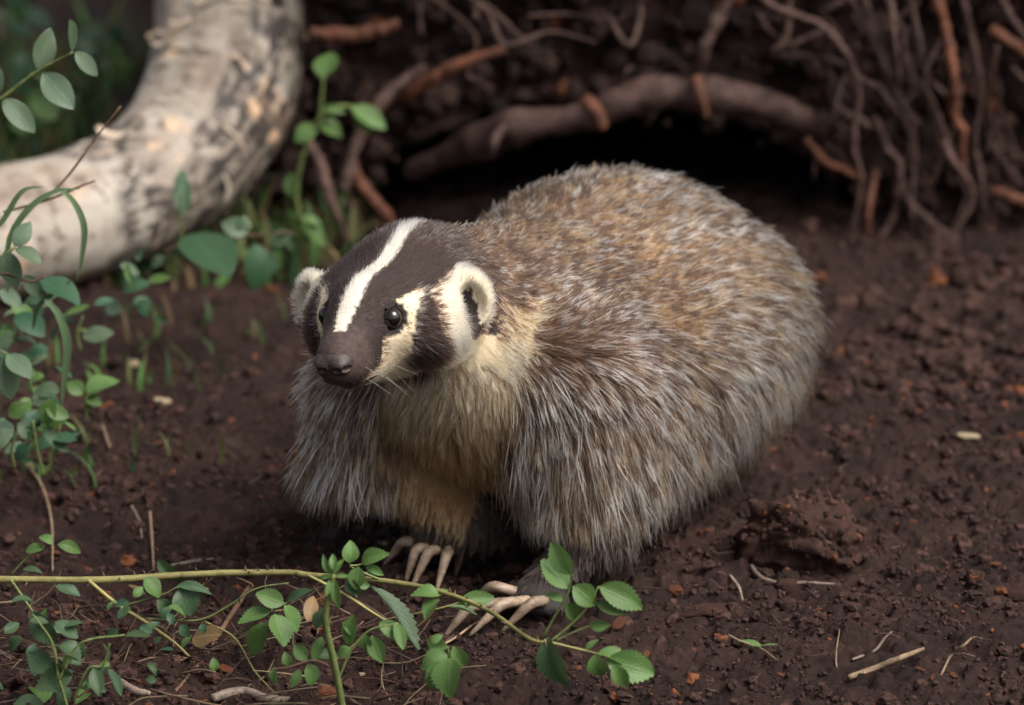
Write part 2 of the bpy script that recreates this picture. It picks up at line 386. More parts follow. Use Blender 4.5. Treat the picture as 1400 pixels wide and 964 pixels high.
class Field:
    def __init__(s, lo, hi, h):
        s.lo = np.array(lo, float); s.h = h; n = np.ceil((np.array(hi) - lo) / h).astype(int) + 1
        s.D = np.full(n, .06, np.float32); s.ax = [s.lo[i] + np.arange(n[i]) * h for i in range(3)]
    def box(s, lo, hi):
        sl = []
        for i in range(3):
            a = int(np.clip((lo[i] - s.lo[i]) / s.h, 0, len(s.ax[i]) - 1)); b = int(np.clip((hi[i] - s.lo[i]) / s.h + 2, 1, len(s.ax[i]))); sl.append(slice(a, b))
        g = np.stack(np.meshgrid(*[s.ax[i][sl[i]] for i in range(3)], indexing='ij'), -1); return tuple(sl), g
    def put(s, sl, d, k, sub):
        D = s.D[sl]
        if sub:
            hh = np.clip(.5 - .5 * (D + d) / k, 0, 1); s.D[sl] = D * (1 - hh) - d * hh + k * hh * (1 - hh)
        else:
            hh = np.clip(.5 + .5 * (D - d) / k, 0, 1); s.D[sl] = D * (1 - hh) + d * hh - k * hh * (1 - hh)
    def ell(s, c, r, Rm=None, k=.02, sub=False):
        c, r = np.array(c, float), np.array(r, float); m = r.max() + .055 if not sub else r.max() + k
        sl, g = s.box(c - m, c + m); p = g - c
        if Rm is not None: p = p @ np.asarray(Rm)          # columns of Rm = local axes
        k0 = np.linalg.norm(p / r, axis=-1); k1 = np.linalg.norm(p / r ** 2, axis=-1)
        s.put(sl, k0 * (k0 - 1) / np.maximum(k1, 1e-6), k, sub)
    def cone(s, a, b, ra, rb, k=.02, sub=False):
        a, b = np.array(a, float), np.array(b, float); m = max(ra, rb) + .055
        sl, g = s.box(np.minimum(a, b) - m, np.maximum(a, b) + m); ab = b - a
        t = np.clip(((g - a) @ ab) / (ab @ ab), 0, 1); d = np.linalg.norm(g - a - t[..., None] * ab, axis=-1) - (ra + (rb - ra) * t)
        s.put(sl, d, k, sub)
    def sample(s, P):
        q = (np.asarray(P) - s.lo) / s.h; i = np.clip(np.floor(q).astype(int), 0, np.array(s.D.shape) - 2); f = q - i; o = 0
        for a in (0, 1):
            for b in (0, 1):
                for c in (0, 1):
                    o = o + s.D[i[..., 0] + a, i[..., 1] + b, i[..., 2] + c] * (f[..., 0] if a else 1 - f[..., 0]) * (f[..., 1] if b else 1 - f[..., 1]) * (f[..., 2] if c else 1 - f[..., 2])
        return o
    def grad(s, P):
        e = s.h; return nrm(np.stack([s.sample(P + np.eye(3)[i] * e) - s.sample(P - np.eye(3)[i] * e) for i in range(3)], -1))

BY, HY = R(28), R(20)                       # heading of body and head, away from facing the camera
bk = np.array((math.sin(BY), math.cos(BY), 0)); lf = np.array((math.cos(BY), -math.sin(BY), 0)); up = np.array((0, 0, 1.0))
M0 = np.array((-.015, -.095, 0.0))
def W(s, l, z): return M0 + bk * s + lf * l + up * z
BR = np.stack([bk, lf, up], 1)
HO = at_y(532, 390, -.165)                  # head origin, between the ears
hf = np.array((-math.sin(HY), -math.cos(HY), 0)); hl = np.array((math.cos(HY), -math.sin(HY), 0))
roll = R(4.5); hl, hu = hl * math.cos(roll) + up * math.sin(roll), up * math.cos(roll) - hl * math.sin(roll)
HR = np.stack([hf, hl, hu], 1)
def Hd(x, y, z): return HO + HR @ np.array((x, y, z))
def to_head(P): return (P - HO) @ HR

F = Field((-.27, -.34, -.02), (.40, .42, .37), .003)
F.ell(W(.17, .015, .154), (.21, .152, .102), BR, .05)            # barrel
F.ell(W(.26, .012, .163), (.135, .140, .096), BR, .05)            # rump
F.ell(W(.22, -.02, .200), (.14, .092, .076), BR, .05)           # arched back
F.ell(W(.03, .0, .165), (.10, .125, .092), BR, .05)             # shoulders
F.ell(W(.0, -.012, .165), (.050, .068, .055), BR, .04)       # chest
F.cone(Hd(-.055, 0, -.016), W(.07, -.01, .194), .050, .084, .04)  # neck
RW, LW = at_y(648, 718, -.11), at_y(815, 742, -.16)
F.cone(W(-.01, -.105, .150), W(-.03, -.112, .095), .052, .040, .03)   # right arm
F.cone(W(-.03, -.112, .095), RW, .036, .025, .02)
RB = at_z(604, 741, .024); LB = at_z(726, 813, .014)
F.cone(RW, RB, .025, .020, .015)
F.cone(at_y(805, 540, -.115), at_y(795, 640, -.135), .066, .054, .03)        # left arm
F.cone(at_y(795, 640, -.135), LW, .042, .030, .02)
F.ell(W(.06, .10, .115), (.10, .050, .060), BR, .03)
F.cone(LW, LB, .028, .012, .015)
fa = nrm((LB - LW) * (1, 1, 0)); FR = np.stack([fa, np.cross(up, fa), up], 1); F.ell(LB + up * -.004 - fa * .004, (.024, .036, .011), FR, .012)
fa = nrm(np.array((-.35, -.9, 0.0))); FR = np.stack([fa, np.cross(up, fa), up], 1); F.ell(RB + np.array((0, .008, -.004)), (.022, .030, .015), FR, .012)
for sgn in (1, -1):
    F.ell(W(.27, sgn * .075, .085), (.070, .040, .060), BR, .03)      # hind legs
    F.cone(W(.29, sgn * .075, .03), W(.24, sgn * .08, .018), .024, .020, .02)
F.cone(W(.40, 0, .12), W(.50, .01, .07), .03, .015, .03)              # tail
# head
EARF = {}
F.ell(Hd(-.012, 0, -.013), (.078, .063, .036), HR, .03)
F.ell(Hd(.045, 0, -.012), (.048, .033, .030), HR, .02)
F.cone(Hd(.055, 0, -.026), Hd(.115, 0, -.033), .0265, .0170, .015)
F.cone(Hd(.05, 0, -.006), Hd(.118, 0, -.024), .024, .0135, .015)
F.cone(Hd(.015, 0, -.044), Hd(.097, 0, -.046), .030, .0115, .015)
for sgn in (1, -1):
    F.ell(Hd(.0, sgn * .042, -.030), (.052, .030, .034), HR, .02)
    F.ell(Hd(.098, sgn * .009, -.036), (.022, .012, .011), HR, .008)   # lip pads
    ea = nrm(np.array((.78, sgn * .55, .22))); eb = nrm(np.cross((0, 0, 1.0), ea)); ec = np.cross(ea, eb)
    ER = HR @ np.stack([ea, eb, ec], 1); E0 = Hd(-.012, .0655 if sgn > 0 else -.077, -.014 if sgn > 0 else -.019)
    EARF[sgn] = (E0, ER); F.ell(E0, (.010, .0205, .0260), ER, .009)                             # ear
    F.ell(E0 + ER @ np.array((.009, 0, -.005)), (.0135, .0135, .0190), ER, .005, True)
# eyes: found where the surface runs
EYES = []; EARS = {}
for sgn in (1, -1):
    yy = np.linspace(.06, .01, 200); P = np.array([Hd(.064, sgn * y, -.008) for y in yy]); d = F.sample(P); y0 = yy[np.argmax(d < 0)]
    EYES.append(Hd(.0655, sgn * (y0 - .0056), -.008))
for e in EYES: F.ell(e, (.0105,) * 3, None, .003, True)
for e in EYES: F.ell(e, (.0085,) * 3, None, .002)
V, Q = surface_nets(F.D, F.lo, F.h)
def smooth_mesh(V, Q, it, lam=.5):
    a = Q.ravel(); b = np.roll(Q, -1, 1).ravel(); n = len(V)
    deg = np.bincount(a, minlength=n) + np.bincount(b, minlength=n)
    for _ in range(it):
        A = np.stack([np.bincount(a, V[b, i], n) + np.bincount(b, V[a, i], n) for i in range(3)], 1) / deg[:, None]
        V = V + lam * (A - V)
    return V
V = smooth_mesh(V, Q, 3)
def vnormals(V, Q):
    fn = np.cross(V[Q[:, 2]] - V[Q[:, 0]], V[Q[:, 3]] - V[Q[:, 1]]); N = np.zeros_like(V)
    for i in range(4):
        for j in range(3): N[:, j] += np.bincount(Q[:, i], fn[:, j], len(V))
    return nrm(N)
VN = vnormals(V, Q)

# coat colours ------------------------------------------------------
def poly(pts, P):
    x, y = P[:, 0], P[:, 1]; r = np.zeros(len(P), bool); n = len(pts)
    for i in range(n):
        (x1, y1), (x2, y2) = pts[i], pts[(i + 1) % n]
        r ^= ((y1 > y) != (y2 > y)) & (x < (x2 - x1) * (y - y1) / ((y2 - y1) or 1e-9) + x1)
    return r
def Z4(*p): return [(380 + x / 3.5, 280 + y / 3.5) for x, y in p]
CREAM_EYE = Z4((478, 486), (560, 452), (700, 395), (700, 430), (668, 490), (655, 600), (655, 700), (600, 770), (640, 800), (640, 860), (400, 860), (410, 822), (470, 780), (500, 735), (505, 680), (500, 645), (545, 620), (600, 590), (612, 545), (570, 505), (500, 500))
BADGE = Z4((680, 435), (735, 445), (765, 520), (785, 610), (805, 680), (770, 745), (700, 790), (625, 775), (605, 745), (650, 700), (648, 600), (665, 500))
WHITE_EAR = Z4((740, 385), (830, 330), (800, 380), (900, 300), (1040, 310), (1060, 420), (1000, 540), (960, 640), (1150, 650), (1160, 760), (1210, 870), (1230, 1000), (640, 1000), (620, 860), (640, 790), (720, 785), (800, 735), (810, 680), (790, 610), (770, 520), (738, 445))
EAR_DARK = Z4((965, 358), (978, 420), (960, 540), (925, 640), (900, 625), (885, 545), (862, 490), (905, 420))
SPOT = Z4((1000, 540), (1055, 445), (1105, 465), (1065, 530))
CREAM, DARK, WHITE = np.array((.64, .52, .345)), np.array((.019, .0098, .0075)), np.array((.66, .60, .49))
TAWNY, TAN, BAND = np.array((.34, .185, .082)), np.array((.215, .112, .047)), np.array((.024, .0130, .0088))
def mirror_px(P):
    h = to_head(P); h[:, 1] = np.abs(h[:, 1]); return project(HO + h @ HR.T)
NECKP = np.array(HO) - hf * .085
def zones(P, N):
    """per-root zone weights: head, chest, front legs"""
    h = to_head(P); jit = .006 * vnoise(P * 140, 90)
    s = (P - M0) @ bk; l = (P - M0) @ lf; z = P[:, 2]
    head = (h[:, 0] > -.085 + .75 * np.clip(np.abs(h[:, 1]) - .012, 0, 1) - .012 * (h[:, 2] < -.03) + jit * 1.5) & (np.linalg.norm(h * (1, 1, .9), axis=1) < .165) & (s < .02) & (h[:, 2] > -.074 - .012 * sstep(.0, -.05, h[:, 0]) + jit)
    return h, s, l, z, head, jit
def chest_zone(s, l, z, jit):
    j = jit * 2.2; lo = -.072 + .05 * sstep(.14, .06, z); hi = .056 - .026 * sstep(.19, .11, z)
    return sstep(.035, -.02, s) * sstep(lo - .004, lo + .004, l + j) * sstep(hi + .004, hi - .004, l + j) * sstep(.258, .236, z + j)
def coat(P, N, rnd=1.0):
    """returns base colour, band colour, tip colour, band strength"""
    n = len(P); h, s, l, z, head, jit = zones(P, N)
    px = mirror_px(P) + np.stack([vnoise(P * 260, 91), vnoise(P * 260 + 5, 92)], 1) * 2.5 + rnd * rng.normal(0, 2.6, (n, 2)); jit = jit * .6 + rnd * rng.normal(0, .0016, n)
    pal = .5 + .5 * fbm(P * 26, 3, 93); pat = .5 + .5 * fbm(P * 60, 2, 95); rv = rng.random(n)
    base = TAN * (.65 + .7 * pal[:, None]); band = np.broadcast_to(BAND, (n, 3)).copy(); tip = np.broadcast_to(np.array((.88, .83, .73)), (n, 3)).copy() * (.75 + .3 * rv[:, None]); bs = np.ones(n)
    o = sstep(.50, .72, pat)[:, None]; base = base * (1 - o) + np.array((.40, .215, .085)) * o
    # throat and chest: short cream then tawny
    th = chest_zone(s, l, z, jit)
    tz = sstep(.130, .215, z + jit * 3 - .25 * np.clip(l, -.05, .03))[:, None]; tc = TAWNY * .85 * (1 - tz) + np.array((.56, .41, .24)) * tz
    m = (th > .5)
    base[m] = tc[m] * (.55 + .5 * pal[m, None] + .4 * rv[m, None]); band[m] = tc[m] * .7; tip[m] = tc[m] * (.75 + .7 * rv[m, None]); bs[m] = .3
    # front legs: dark greyish brown; right leg's inner side tawny
    lg = (z < .098 + jit * 2) & (s < .06)
    base[lg] = (.060, .040, .029); band[lg] = (.03, .019, .015); tip[lg] = np.array((.34, .29, .24)) * ((.08 + 1.0 * rv[lg, None] ** 3) * (.12 + .88 * sstep(.045, .075, z[lg]))[:, None])
    inl = lg & (l < 0) & (((N @ lf) > -.1) | ((N @ bk) < -.55)) & (z > .03)
    base[inl] = TAWNY * .8; band[inl] = TAWNY * .65; tip[inl] = TAWNY * 1.1
    ft = (z < .046 + jit * 2) & (s < .06); base[ft] = (.022, .014, .011); band[ft] = (.02, .013, .010); tip[ft] = (.035, .023, .018)
    ul = (z < .06) & (s > .06); base[ul] = TAWNY * .55; tip[ul] *= .45
    # nape / neck: darker grizzle
    nape = sstep(-.20, -.05, h[:, 0]) * (~m) * (z > .17)
    k = (nape * .75)[:, None]; base = base * (1 - k) + np.array((.085, .052, .036)) * k; tip = tip * (1 - .2 * k)
    # head
    H = head & ~(m & (h[:, 0] < -.06))
    def put(mask, c, v=.12):
        q = mask & H; cc = np.asarray(c) * (1 - v + 2 * v * rng.random((n, 1))); base[q] = cc[q]; band[q] = cc[q] * .9; tip[q] = (cc * 1.1)[q]; bs[q] = .2
    low = H & (h[:, 2] < -.052 + jit)
    dk = H.copy(); put(dk, DARK, .3)
    gz = H & (h[:, 0] < -.02 + jit * 2) & (h[:, 2] > -.02); q = gz & (rv < .25 + 6 * np.clip(-.02 - h[:, 0], 0, .1)); tip[q] = (.34, .28, .22); bs[q] = 1
    put(poly(CREAM_EYE, px), CREAM * 1.05); put(poly(WHITE_EAR, px), WHITE * np.array((.80, .77, .69))); put(low & (h[:, 0] < .085), CREAM * .85)
    put(poly(BADGE, px), DARK * 1.25, .3)
    put(poly(SPOT, px), DARK)
    for sgn in (1, -1):
        q = (P - EARF[sgn][0]) @ EARF[sgn][1]; rr_ = np.hypot(q[:, 1] / .0205, q[:, 2] / .0260); near_ = (rr_ < 1.25) & (np.abs(q[:, 0]) < .02) & (np.abs(h[:, 1]) > .05)
        frt = near_ & ((q[:, 0] > -.003 + jit * .3) | (rr_ > .82)); put(frt, WHITE * np.array((.74, .71, .65)))
        put(near_ & ~frt, DARK * 2.4, .4)
        put(near_ & (q[:, 0] > -.006) & (q[:, 0] < .012) & (np.abs(q[:, 1] + sgn * .002) < .0085 * (1 - .35 * (q[:, 2] > 0))) & (q[:, 2] < .010 + jit) & (q[:, 2] > -.030), DARK * .7)
    for e in EYES:
        de = np.linalg.norm(P - e, axis=1); dh = to_head(P)[:, 0] - to_head(e[None])[0, 0]; put((de < .0150 + .004 * (dh > 0) + jit * .5) & (de < .0142 + .25 * np.clip(dh, 0, 1)), DARK * .7)
    put((h[:, 0] > .104 + jit * .8 - .25 * np.abs(h[:, 1])) | ((h[:, 0] > .085) & (h[:, 2] < -.054)), np.array((.040, .023, .018)), .5)
    hw = np.interp(h[:, 0], [-.12, -.03, .03, .06, .085, .112], [.0062, .0068, .0066, .0080, .0078, .0056])
    put((np.abs(h[:, 1] + .35 * jit) < hw + rnd * rng.normal(0, .0007, n)) & (h[:, 2] > -.03) & (h[:, 0] < .1105 + jit * 1.5), WHITE * .86)
    return base, band, tip, bs, head & H, m, lg
# skin mesh carries the undercoat colour
b_, d_, t_, s_, hd_, m_, lg_ = coat(V, VN, 0.0)
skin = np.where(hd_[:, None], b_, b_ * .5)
t = NT('badger_skin'); a = t.n('Attribute', attribute_name='col').outputs['Color']; t.l(a, t.b.inputs['Base Color']); t.b.inputs['Roughness'].default_value = .8
M['skin'] = t.m
badger = tag(empty('badger', (0.06, 0.0, 0.0)), 'stocky badger with striped face standing on the dark soil', 'badger')
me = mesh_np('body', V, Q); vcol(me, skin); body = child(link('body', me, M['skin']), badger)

# fur ---------------------------------------------------------------
t = NT('badger_fur'); t.t.nodes.remove(t.b); hb = t.n('BsdfHairPrincipled'); hb.parametrization = 'COLOR'
t.l(t.n('Attribute', attribute_name='col').outputs['Color'], hb.inputs['Color']); hb.inputs['Roughness'].default_value = .42; hb.inputs['Radial Roughness'].default_value = .55
hb.inputs['IOR'].default_value = 1.38; hb.inputs['Coat'].default_value = 0.0; hb.inputs['Random Roughness'].default_value = .2; t.l(hb.outputs[0], t.out.inputs[0]); M['fur'] = t.m
TR = np.concatenate([Q[:, [0, 1, 2]], Q[:, [0, 2, 3]]]); A3 = V[TR]; TA = .5 * np.linalg.norm(np.cross(A3[:, 1] - A3[:, 0], A3[:, 2] - A3[:, 0]), axis=1); TC = A3.mean(1)
TN = nrm(VN[TR].mean(1))
def flow_len(P, N):
    n = len(P); h, s, l, z, head, jit = zones(P, N)
    nz = N[:, 2]; side = np.abs(N @ lf); lowr = sstep(.21, .07, z)
    A = .25 + .75 * sstep(.1, .9, nz) + .45 * (1 - lowr); Bd = .35 + 1.0 * (1 - sstep(.0, .95, nz)) + .9 * lowr
    front = sstep(.10, -.05, s); A = A * (1 - .55 * front * (1 - sstep(.5, .9, nz)))
    T = bk[None] * A[:, None] - up[None] * Bd[:, None] + lf[None] * (np.sign(l) * .25)[:, None]
    L = (.032 + .020 * sstep(.26, .12, z) + .006 * sstep(.10, .3, s)) * (1 + .16 * fbm(P * 14, 2, 130))
    L = L * (1 - .35 * sstep(.09, -.02, s) * sstep(.2, .25, z))
    lift = .30 - .07 * sstep(.1, .25, s) * nz + .12 * lowr + .10 * fbm(P * 20, 2, 131)
    # hem of long hair above the front legs
    hem = sstep(.10, .12, z) * sstep(.18, .13, z) * (np.abs(l) > .05); L = L + .008 * hem; L = np.where(s < .12, np.minimum(L, np.maximum((z - .050) * 1.05, .016)), L)
    inner = chest_zone(s, l, z, jit)
    L = np.where(inner > .5, .018 + .010 * sstep(.20, .14, z), L)
    lg = (z < .098 + jit * 2) & (s < .06); L = np.where(lg, .017, L); L = np.where(lg & (z < .03), .006, L); L = np.where((z < .03) & (s < .06), .006, L)
    L = np.where((z < .05) & (s >= .05), .02, L)
    T[lg] = (-up - bk * .15)
    # head
    bl = sstep(-.15, -.08, h[:, 0]) * head
    hT = -hf[None] + hl[None] * (np.clip(h[:, 1] * 9, -.6, .6))[:, None] - hu[None] * (.25 + .9 * sstep(.0, -.05, h[:, 2]) * sstep(.08, .0, h[:, 0]))[:, None]
    for sgn in (1, -1):
        e = np.array((-.012, sgn * .071, -.017)); d = h - e; dist = np.linalg.norm(d, axis=1); wgt = sstep(.040, .022, dist)
        out = nrm(d * (0.2, 1, 1) + np.array((-.012, 0, .006))); hT = hT * (1 - wgt)[:, None] + (out @ HR.T) * wgt[:, None]
    T = T * (1 - bl)[:, None] + hT * bl[:, None]
    hL = np.interp(h[:, 0], [-.12, -.07, -.02, .04, .08, .11, .14], [.020, .017, .014, .0105, .0075, .0050, .0035])
    hL = hL + .007 * sstep(.0, -.05, h[:, 2]) * sstep(.07, .02, h[:, 0])
    for sgn in (1, -1):
        dist = np.linalg.norm(h - np.array((-.012, sgn * .071, -.017)), axis=1); hL = np.where(dist < .030, .0085, hL)
    for e in EYES:
        dist = np.linalg.norm(P - e, axis=1); hL = hL * (.35 + .65 * sstep(.010, .022, dist))
    L = L * (1 - bl) + hL * bl; lift = lift * (1 - bl) + (.30 + .12 * sstep(-.02, -.08, h[:, 0])) * bl
    T = T + .16 * np.stack([vnoise(P * 22, 101), vnoise(P * 22 + 7, 102), vnoise(P * 22 + 3, 103)], 1) * (1 - .6 * bl)[:, None]
    T = T - N * np.sum(T * N, 1, keepdims=True)
    return nrm(T), L, lift, head
def grow(name, wts, count, K, rad, lscale, under=False, white=False, clump=.0, cl_n=4000, seed=1, kink=.05):
    g = np.random.default_rng(seed); p = wts * TA; p = p / p.sum(); f = g.choice(len(TR), count, p=p)
    u, v = g.random(count), g.random(count); fl = u + v > 1; u[fl], v[fl] = 1 - u[fl], 1 - v[fl]
    b3 = np.stack([1 - u - v, u, v], 1); P = (V[TR[f]] * b3[..., None]).sum(1); N = nrm((VN[TR[f]] * b3[..., None]).sum(1))
    ok = np.ones(count, bool)
    for e in EYES: ok &= np.linalg.norm(P - e, axis=1) > .0112
    hh = to_head(P); ok &= ~((hh[:, 0] > .121) & (hh[:, 2] > -.045)); P, N = P[ok], N[ok]; n = len(P)
    T, L, lift, head = flow_len(P, N); base, band, tip, bs, hd, chest, lg = coat(P, N)
    L = L * lscale * g.uniform(.7, 1.15, n)
    lift = lift * g.uniform(.5, 1.4, n)
    wob = g.normal(0, .065, (n, 3))
    d = nrm(T * np.cos(lift)[:, None] + N * np.sin(lift)[:, None] + wob)
    ts = np.linspace(0, 1, K); pts = np.zeros((n, K, 3)); pts[:, 0] = P - N * .001; step = (L / (K - 1))[:, None]
    grav = np.where(head, .0, .10)[:, None] * sstep(.015, .04, L)[:, None]
    kk = g.normal(0, kink, (n, 3))
    for i in range(1, K):
        d = nrm(d - N * (lift * .55 / K)[:, None] * 1.4 - up * grav / K * 3 + kk / K * 3)
        pts[:, i] = pts[:, i - 1] + d * step
    if clump:
        from mathutils.kdtree import KDTree
        c = g.choice(n, min(cl_n, n), replace=False); kd = KDTree(len(c))
        for j, q in enumerate(c): kd.insert(P[q], j)
        kd.balance(); near = np.array([c[kd.find(x)[1]] for x in P])
        amt = (clump * (ts ** 1.3))[None, :, None] * g.uniform(.3, 1.1, n)[:, None, None] * np.where(head, .35, 1)[:, None, None]
        rel = pts - P[:, None]; sc = (L / L[near])[:, None, None]
        tgt = P[near][:, None] + (pts[near] - P[near][:, None]) * sc
        pts = pts * (1 - amt) + tgt * amt
    # colour along each hair: base, dark band, pale tip
    b0 = g.uniform(.34, .50, n); b1 = b0 + g.uniform(.20, .34, n); cr = g.random(n)
    if clump:
        own = g.random(n) < .25; b0 = np.where(own, b0, b0[near]); b1 = np.where(own, b1, b1[near]); cr = np.where(own, cr, cr[near])
        gr = ~head & ~chest
        pt_ = .5 + .5 * fbm(P * 17, 2, 97); cw_, co_ = .38 - .28 * sstep(.44, .62, pt_), .74 - .40 * sstep(.44, .62, pt_)
        tipk = np.where(cr < cw_, 1.0, np.where(cr < co_, .0, .45))[:, None]; tip = np.where(gr[:, None], band * (1 - tipk) + tip * tipk, tip)
        bt = ((cr > co_) & gr)[:, None]; tip = np.where(bt, base * 1.5, tip); base = np.where(gr[:, None], base * (.55 + .8 * g.random(n))[:, None], base)
    tt = ts[None]; w1 = sstep((b0 - .12)[:, None], b0[:, None], tt); w2 = sstep((b1 - .02)[:, None], (b1 + .10)[:, None], tt)
    C = base[:, None] * (1 - w1)[..., None] + band[:, None] * w1[..., None]; C = C * (1 - w2)[..., None] + tip[:, None] * w2[..., None]
    if clump: rad = rad * np.where((cr < cw_) & gr, 1.25, .95)[:, None]
    if white:
        L_ = (L / lscale)[:, None, None]; wt_ = np.clip(.38 + .25 * g.random(n), 0, 1)[:, None]; w3 = sstep(wt_ - .08, wt_ + .08, tt)[..., None]
        wc = np.array((.93, .89, .80)) * g.uniform(.75, 1.0, (n, 1)); hi_ = (~head & ~chest & ~lg)[:, None, None]
        C = np.where(hi_, band[:, None] * (1 - w3) + wc[:, None] * w3, C)
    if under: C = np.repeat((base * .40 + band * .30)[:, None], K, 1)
    r = rad * np.where(head, .62, 1.0)[:, None] * g.uniform(.7, 1.2, n)[:, None] * np.interp(ts, [0, .5, .85, 1], [.85, 1, .75, .15])[None]
    hc = bpy.data.hair_curves.new(name); hc.add_curves([K] * n); hc.position_data.foreach_set('vector', pts.astype(np.float32).ravel())
    ra = hc.attributes.get('radius') or hc.attributes.new('radius', 'FLOAT', 'POINT'); ra.data.foreach_set('value', r.astype(np.float32).ravel())
    ca = hc.attributes.new('col', 'FLOAT_COLOR', 'POINT'); C4 = np.concatenate([np.clip(C, .004, .95), np.ones(C.shape[:2] + (1,))], -1); ca.data.foreach_set('color', C4.astype(np.float32).ravel())
    o = bpy.data.objects.new(name, hc); col.objects.link(o); hc.materials.append(M['fur']); child(o, badger); o['kind'] = 'stuff'; return o
hT_ = to_head(TC); _, _, _, _, HDm, _ = zones(TC, TN); facing = (nrm(CAM - TC) * TN).sum(1)
wb = np.where(HDm, 0.0, 1.0) * np.where(facing > -.45, 1.0, .45) * np.where(TC[:, 2] < .035, .5, 1)
wh = np.where(HDm, 1.0, 0.0) * np.where(facing > -.45, 1.0, .5) * np.where(hT_[:, 0] > .06, 1.8, 1)
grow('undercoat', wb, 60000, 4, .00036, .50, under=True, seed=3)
grow('guard_hair', wb, 98000, 7, .00037, 1.0, clump=.82, cl_n=11000, seed=4)
wl = wb * sstep(.05, .12, TC[:, 2]) * (1 - .55 * sstep(.3, .85, TN[:, 2])) * np.where((TC - M0) @ bk < .07, np.where(TC[:, 2] > .22, .5, 1.0), 1.0)
grow('white_guard_hair', wl, 15000, 6, .00042, 1.06, white=True, clump=.72, cl_n=7000, seed=9, kink=.08)
grow('face_fur', wh, 70000, 5, .00030, 1.0, clump=.45, cl_n=7000, seed=5)

# eyes, nose, claws, whiskers ----------------------------------------
def uv_ball(c, r, n=28, m=18):
    th = np.linspace(0, np.pi, m); ph = np.arange(n) / n * 2 * np.pi
    return np.stack([np.outer(np.sin(th), np.cos(ph)), np.outer(np.sin(th), np.sin(ph)), np.outer(np.cos(th), np.ones(n))], -1).reshape(-1, 3) * r + c, \
        np.stack([(np.arange(m - 1)[:, None] * n + np.arange(n)), (np.arange(m - 1)[:, None] * n + (np.arange(n) + 1) % n), ((np.arange(m - 1)[:, None] + 1) * n + (np.arange(n) + 1) % n), ((np.arange(m - 1)[:, None] + 1) * n + np.arange(n))], -1).reshape(-1, 4)
t = NT('badger_eye'); t.b.inputs['Base Color'].default_value = (.006, .004, .0035, 1); t.b.inputs['Roughness'].default_value = .05; t.b.inputs['Specular IOR Level'].default_value = .6; M['eye'] = t.m
t = NT('badger_nose'); g_ = t.n('NewGeometry').outputs['Position']; t.l(t.ramp(t.noise(g_, 260, 4), [(.35, (.012, .0075, .0065)), (.65, (.050, .032, .026))]), t.b.inputs['Base Color'])
t.b.inputs['Roughness'].default_value = .5; vo = t.n('TexVoronoi'); vo.inputs['Scale'].default_value = 900; t.l(g_, vo.inputs['Vector']); t.bump(vo.outputs[0], .5, .0006); M['nose'] = t.m
t = NT('eyelid_skin'); t.b.inputs['Base Color'].default_value = (.012, .008, .007, 1); t.b.inputs['Roughness'].default_value = .8; t.b.inputs['Specular IOR Level'].default_value = .1; M['lid'] = t.m
for sgn, e in zip((1, -1), EYES):
    child(link('eye', mesh_np('eye', *uv_ball(e, .0086)), M['eye']), badger)
    ax_ = nrm(HR @ np.array((.42, sgn * .88, .22))); u1 = nrm(np.cross(ax_, up)); u2 = np.cross(u1, ax_); aa = np.linspace(0, 2 * np.pi, 25)[:-1]
    ring = np.array([e + ax_ * .0030 + u1 * math.cos(q) * .0090 + u2 * math.sin(q) * .0078 for q in aa] + [e + ax_ * .0030 + u1 * .0090])
    Vt, Qt, Tt = tube_arrays(ring, .0013, 8, .15, 3); child(link('eyelid', mesh_np('eyelid', Vt, Qt, Tt), M['lid']), badger)
Fn = Field((-.02, -.026, -.022), (.022, .026, .020), .0008)
Fn.ell((-.001, 0, .0005), (.013, .0175, .0125), None, .004)
for sgn in (1, -1):
    Fn.ell((.003, sgn * .0085, -.001), (.010, .0085, .0085), None, .004); Fn.ell((.0130, sgn * .0070, -.0045), (.0050, .0040, .0024), None, .002, True)
    Fn.ell((.008, sgn * .0150, -.003), (.006, .0035, .0022), None, .002, True)
Fn.ell((.014, 0, -.006), (.004, .0009, .010), None, .001, True)
Vn, Qn = surface_nets(Fn.D, Fn.lo, Fn.h); Vn = smooth_mesh(Vn, Qn, 3); Vn = np.array([Hd(.1245, 0, -.0285)]) + (Vn * (1, .92, .95)) @ HR.T
child(link('nose', mesh_np('nose', Vn, Qn), M['nose']), badger)
M['claw'] = mat_wood('claw_horn', (.09, .055, .036), (.36, .27, .19), 75, .45, .5)
M['mouth'] = M['lid']
mp_ = []
for x, z in ((.123, -.0445), (.110, -.0505), (.09, -.0525), (.070, -.0545)):
    yy = np.linspace(.06, -.002, 150); d = F.sample(np.array([Hd(x, y, z) for y in yy])); y0 = yy[np.argmax(d < 0)] if (d < 0).any() else 0; mp_.append((x, y0, z))
for sgn in (1, -1): tube('mouth_line', [Hd(x, sgn * (y - .0002), z) for x, y, z in mp_], [.0010, .0016, .0014, .0006], M['mouth'], badger, ns=6)
CL = [((654, 829), (613, 866), .020), ((702, 825), (649, 864), .020), ((740, 824), (692, 860), .022), ((684, 806), (648, 824), .022),
      ((561, 743), (531, 768), .022), ((574, 750), (557, 791), .026), ((593, 753), (567, 797), .026), ((616, 753), (599, 802), .026), ((634, 755), (624, 783), .024)]
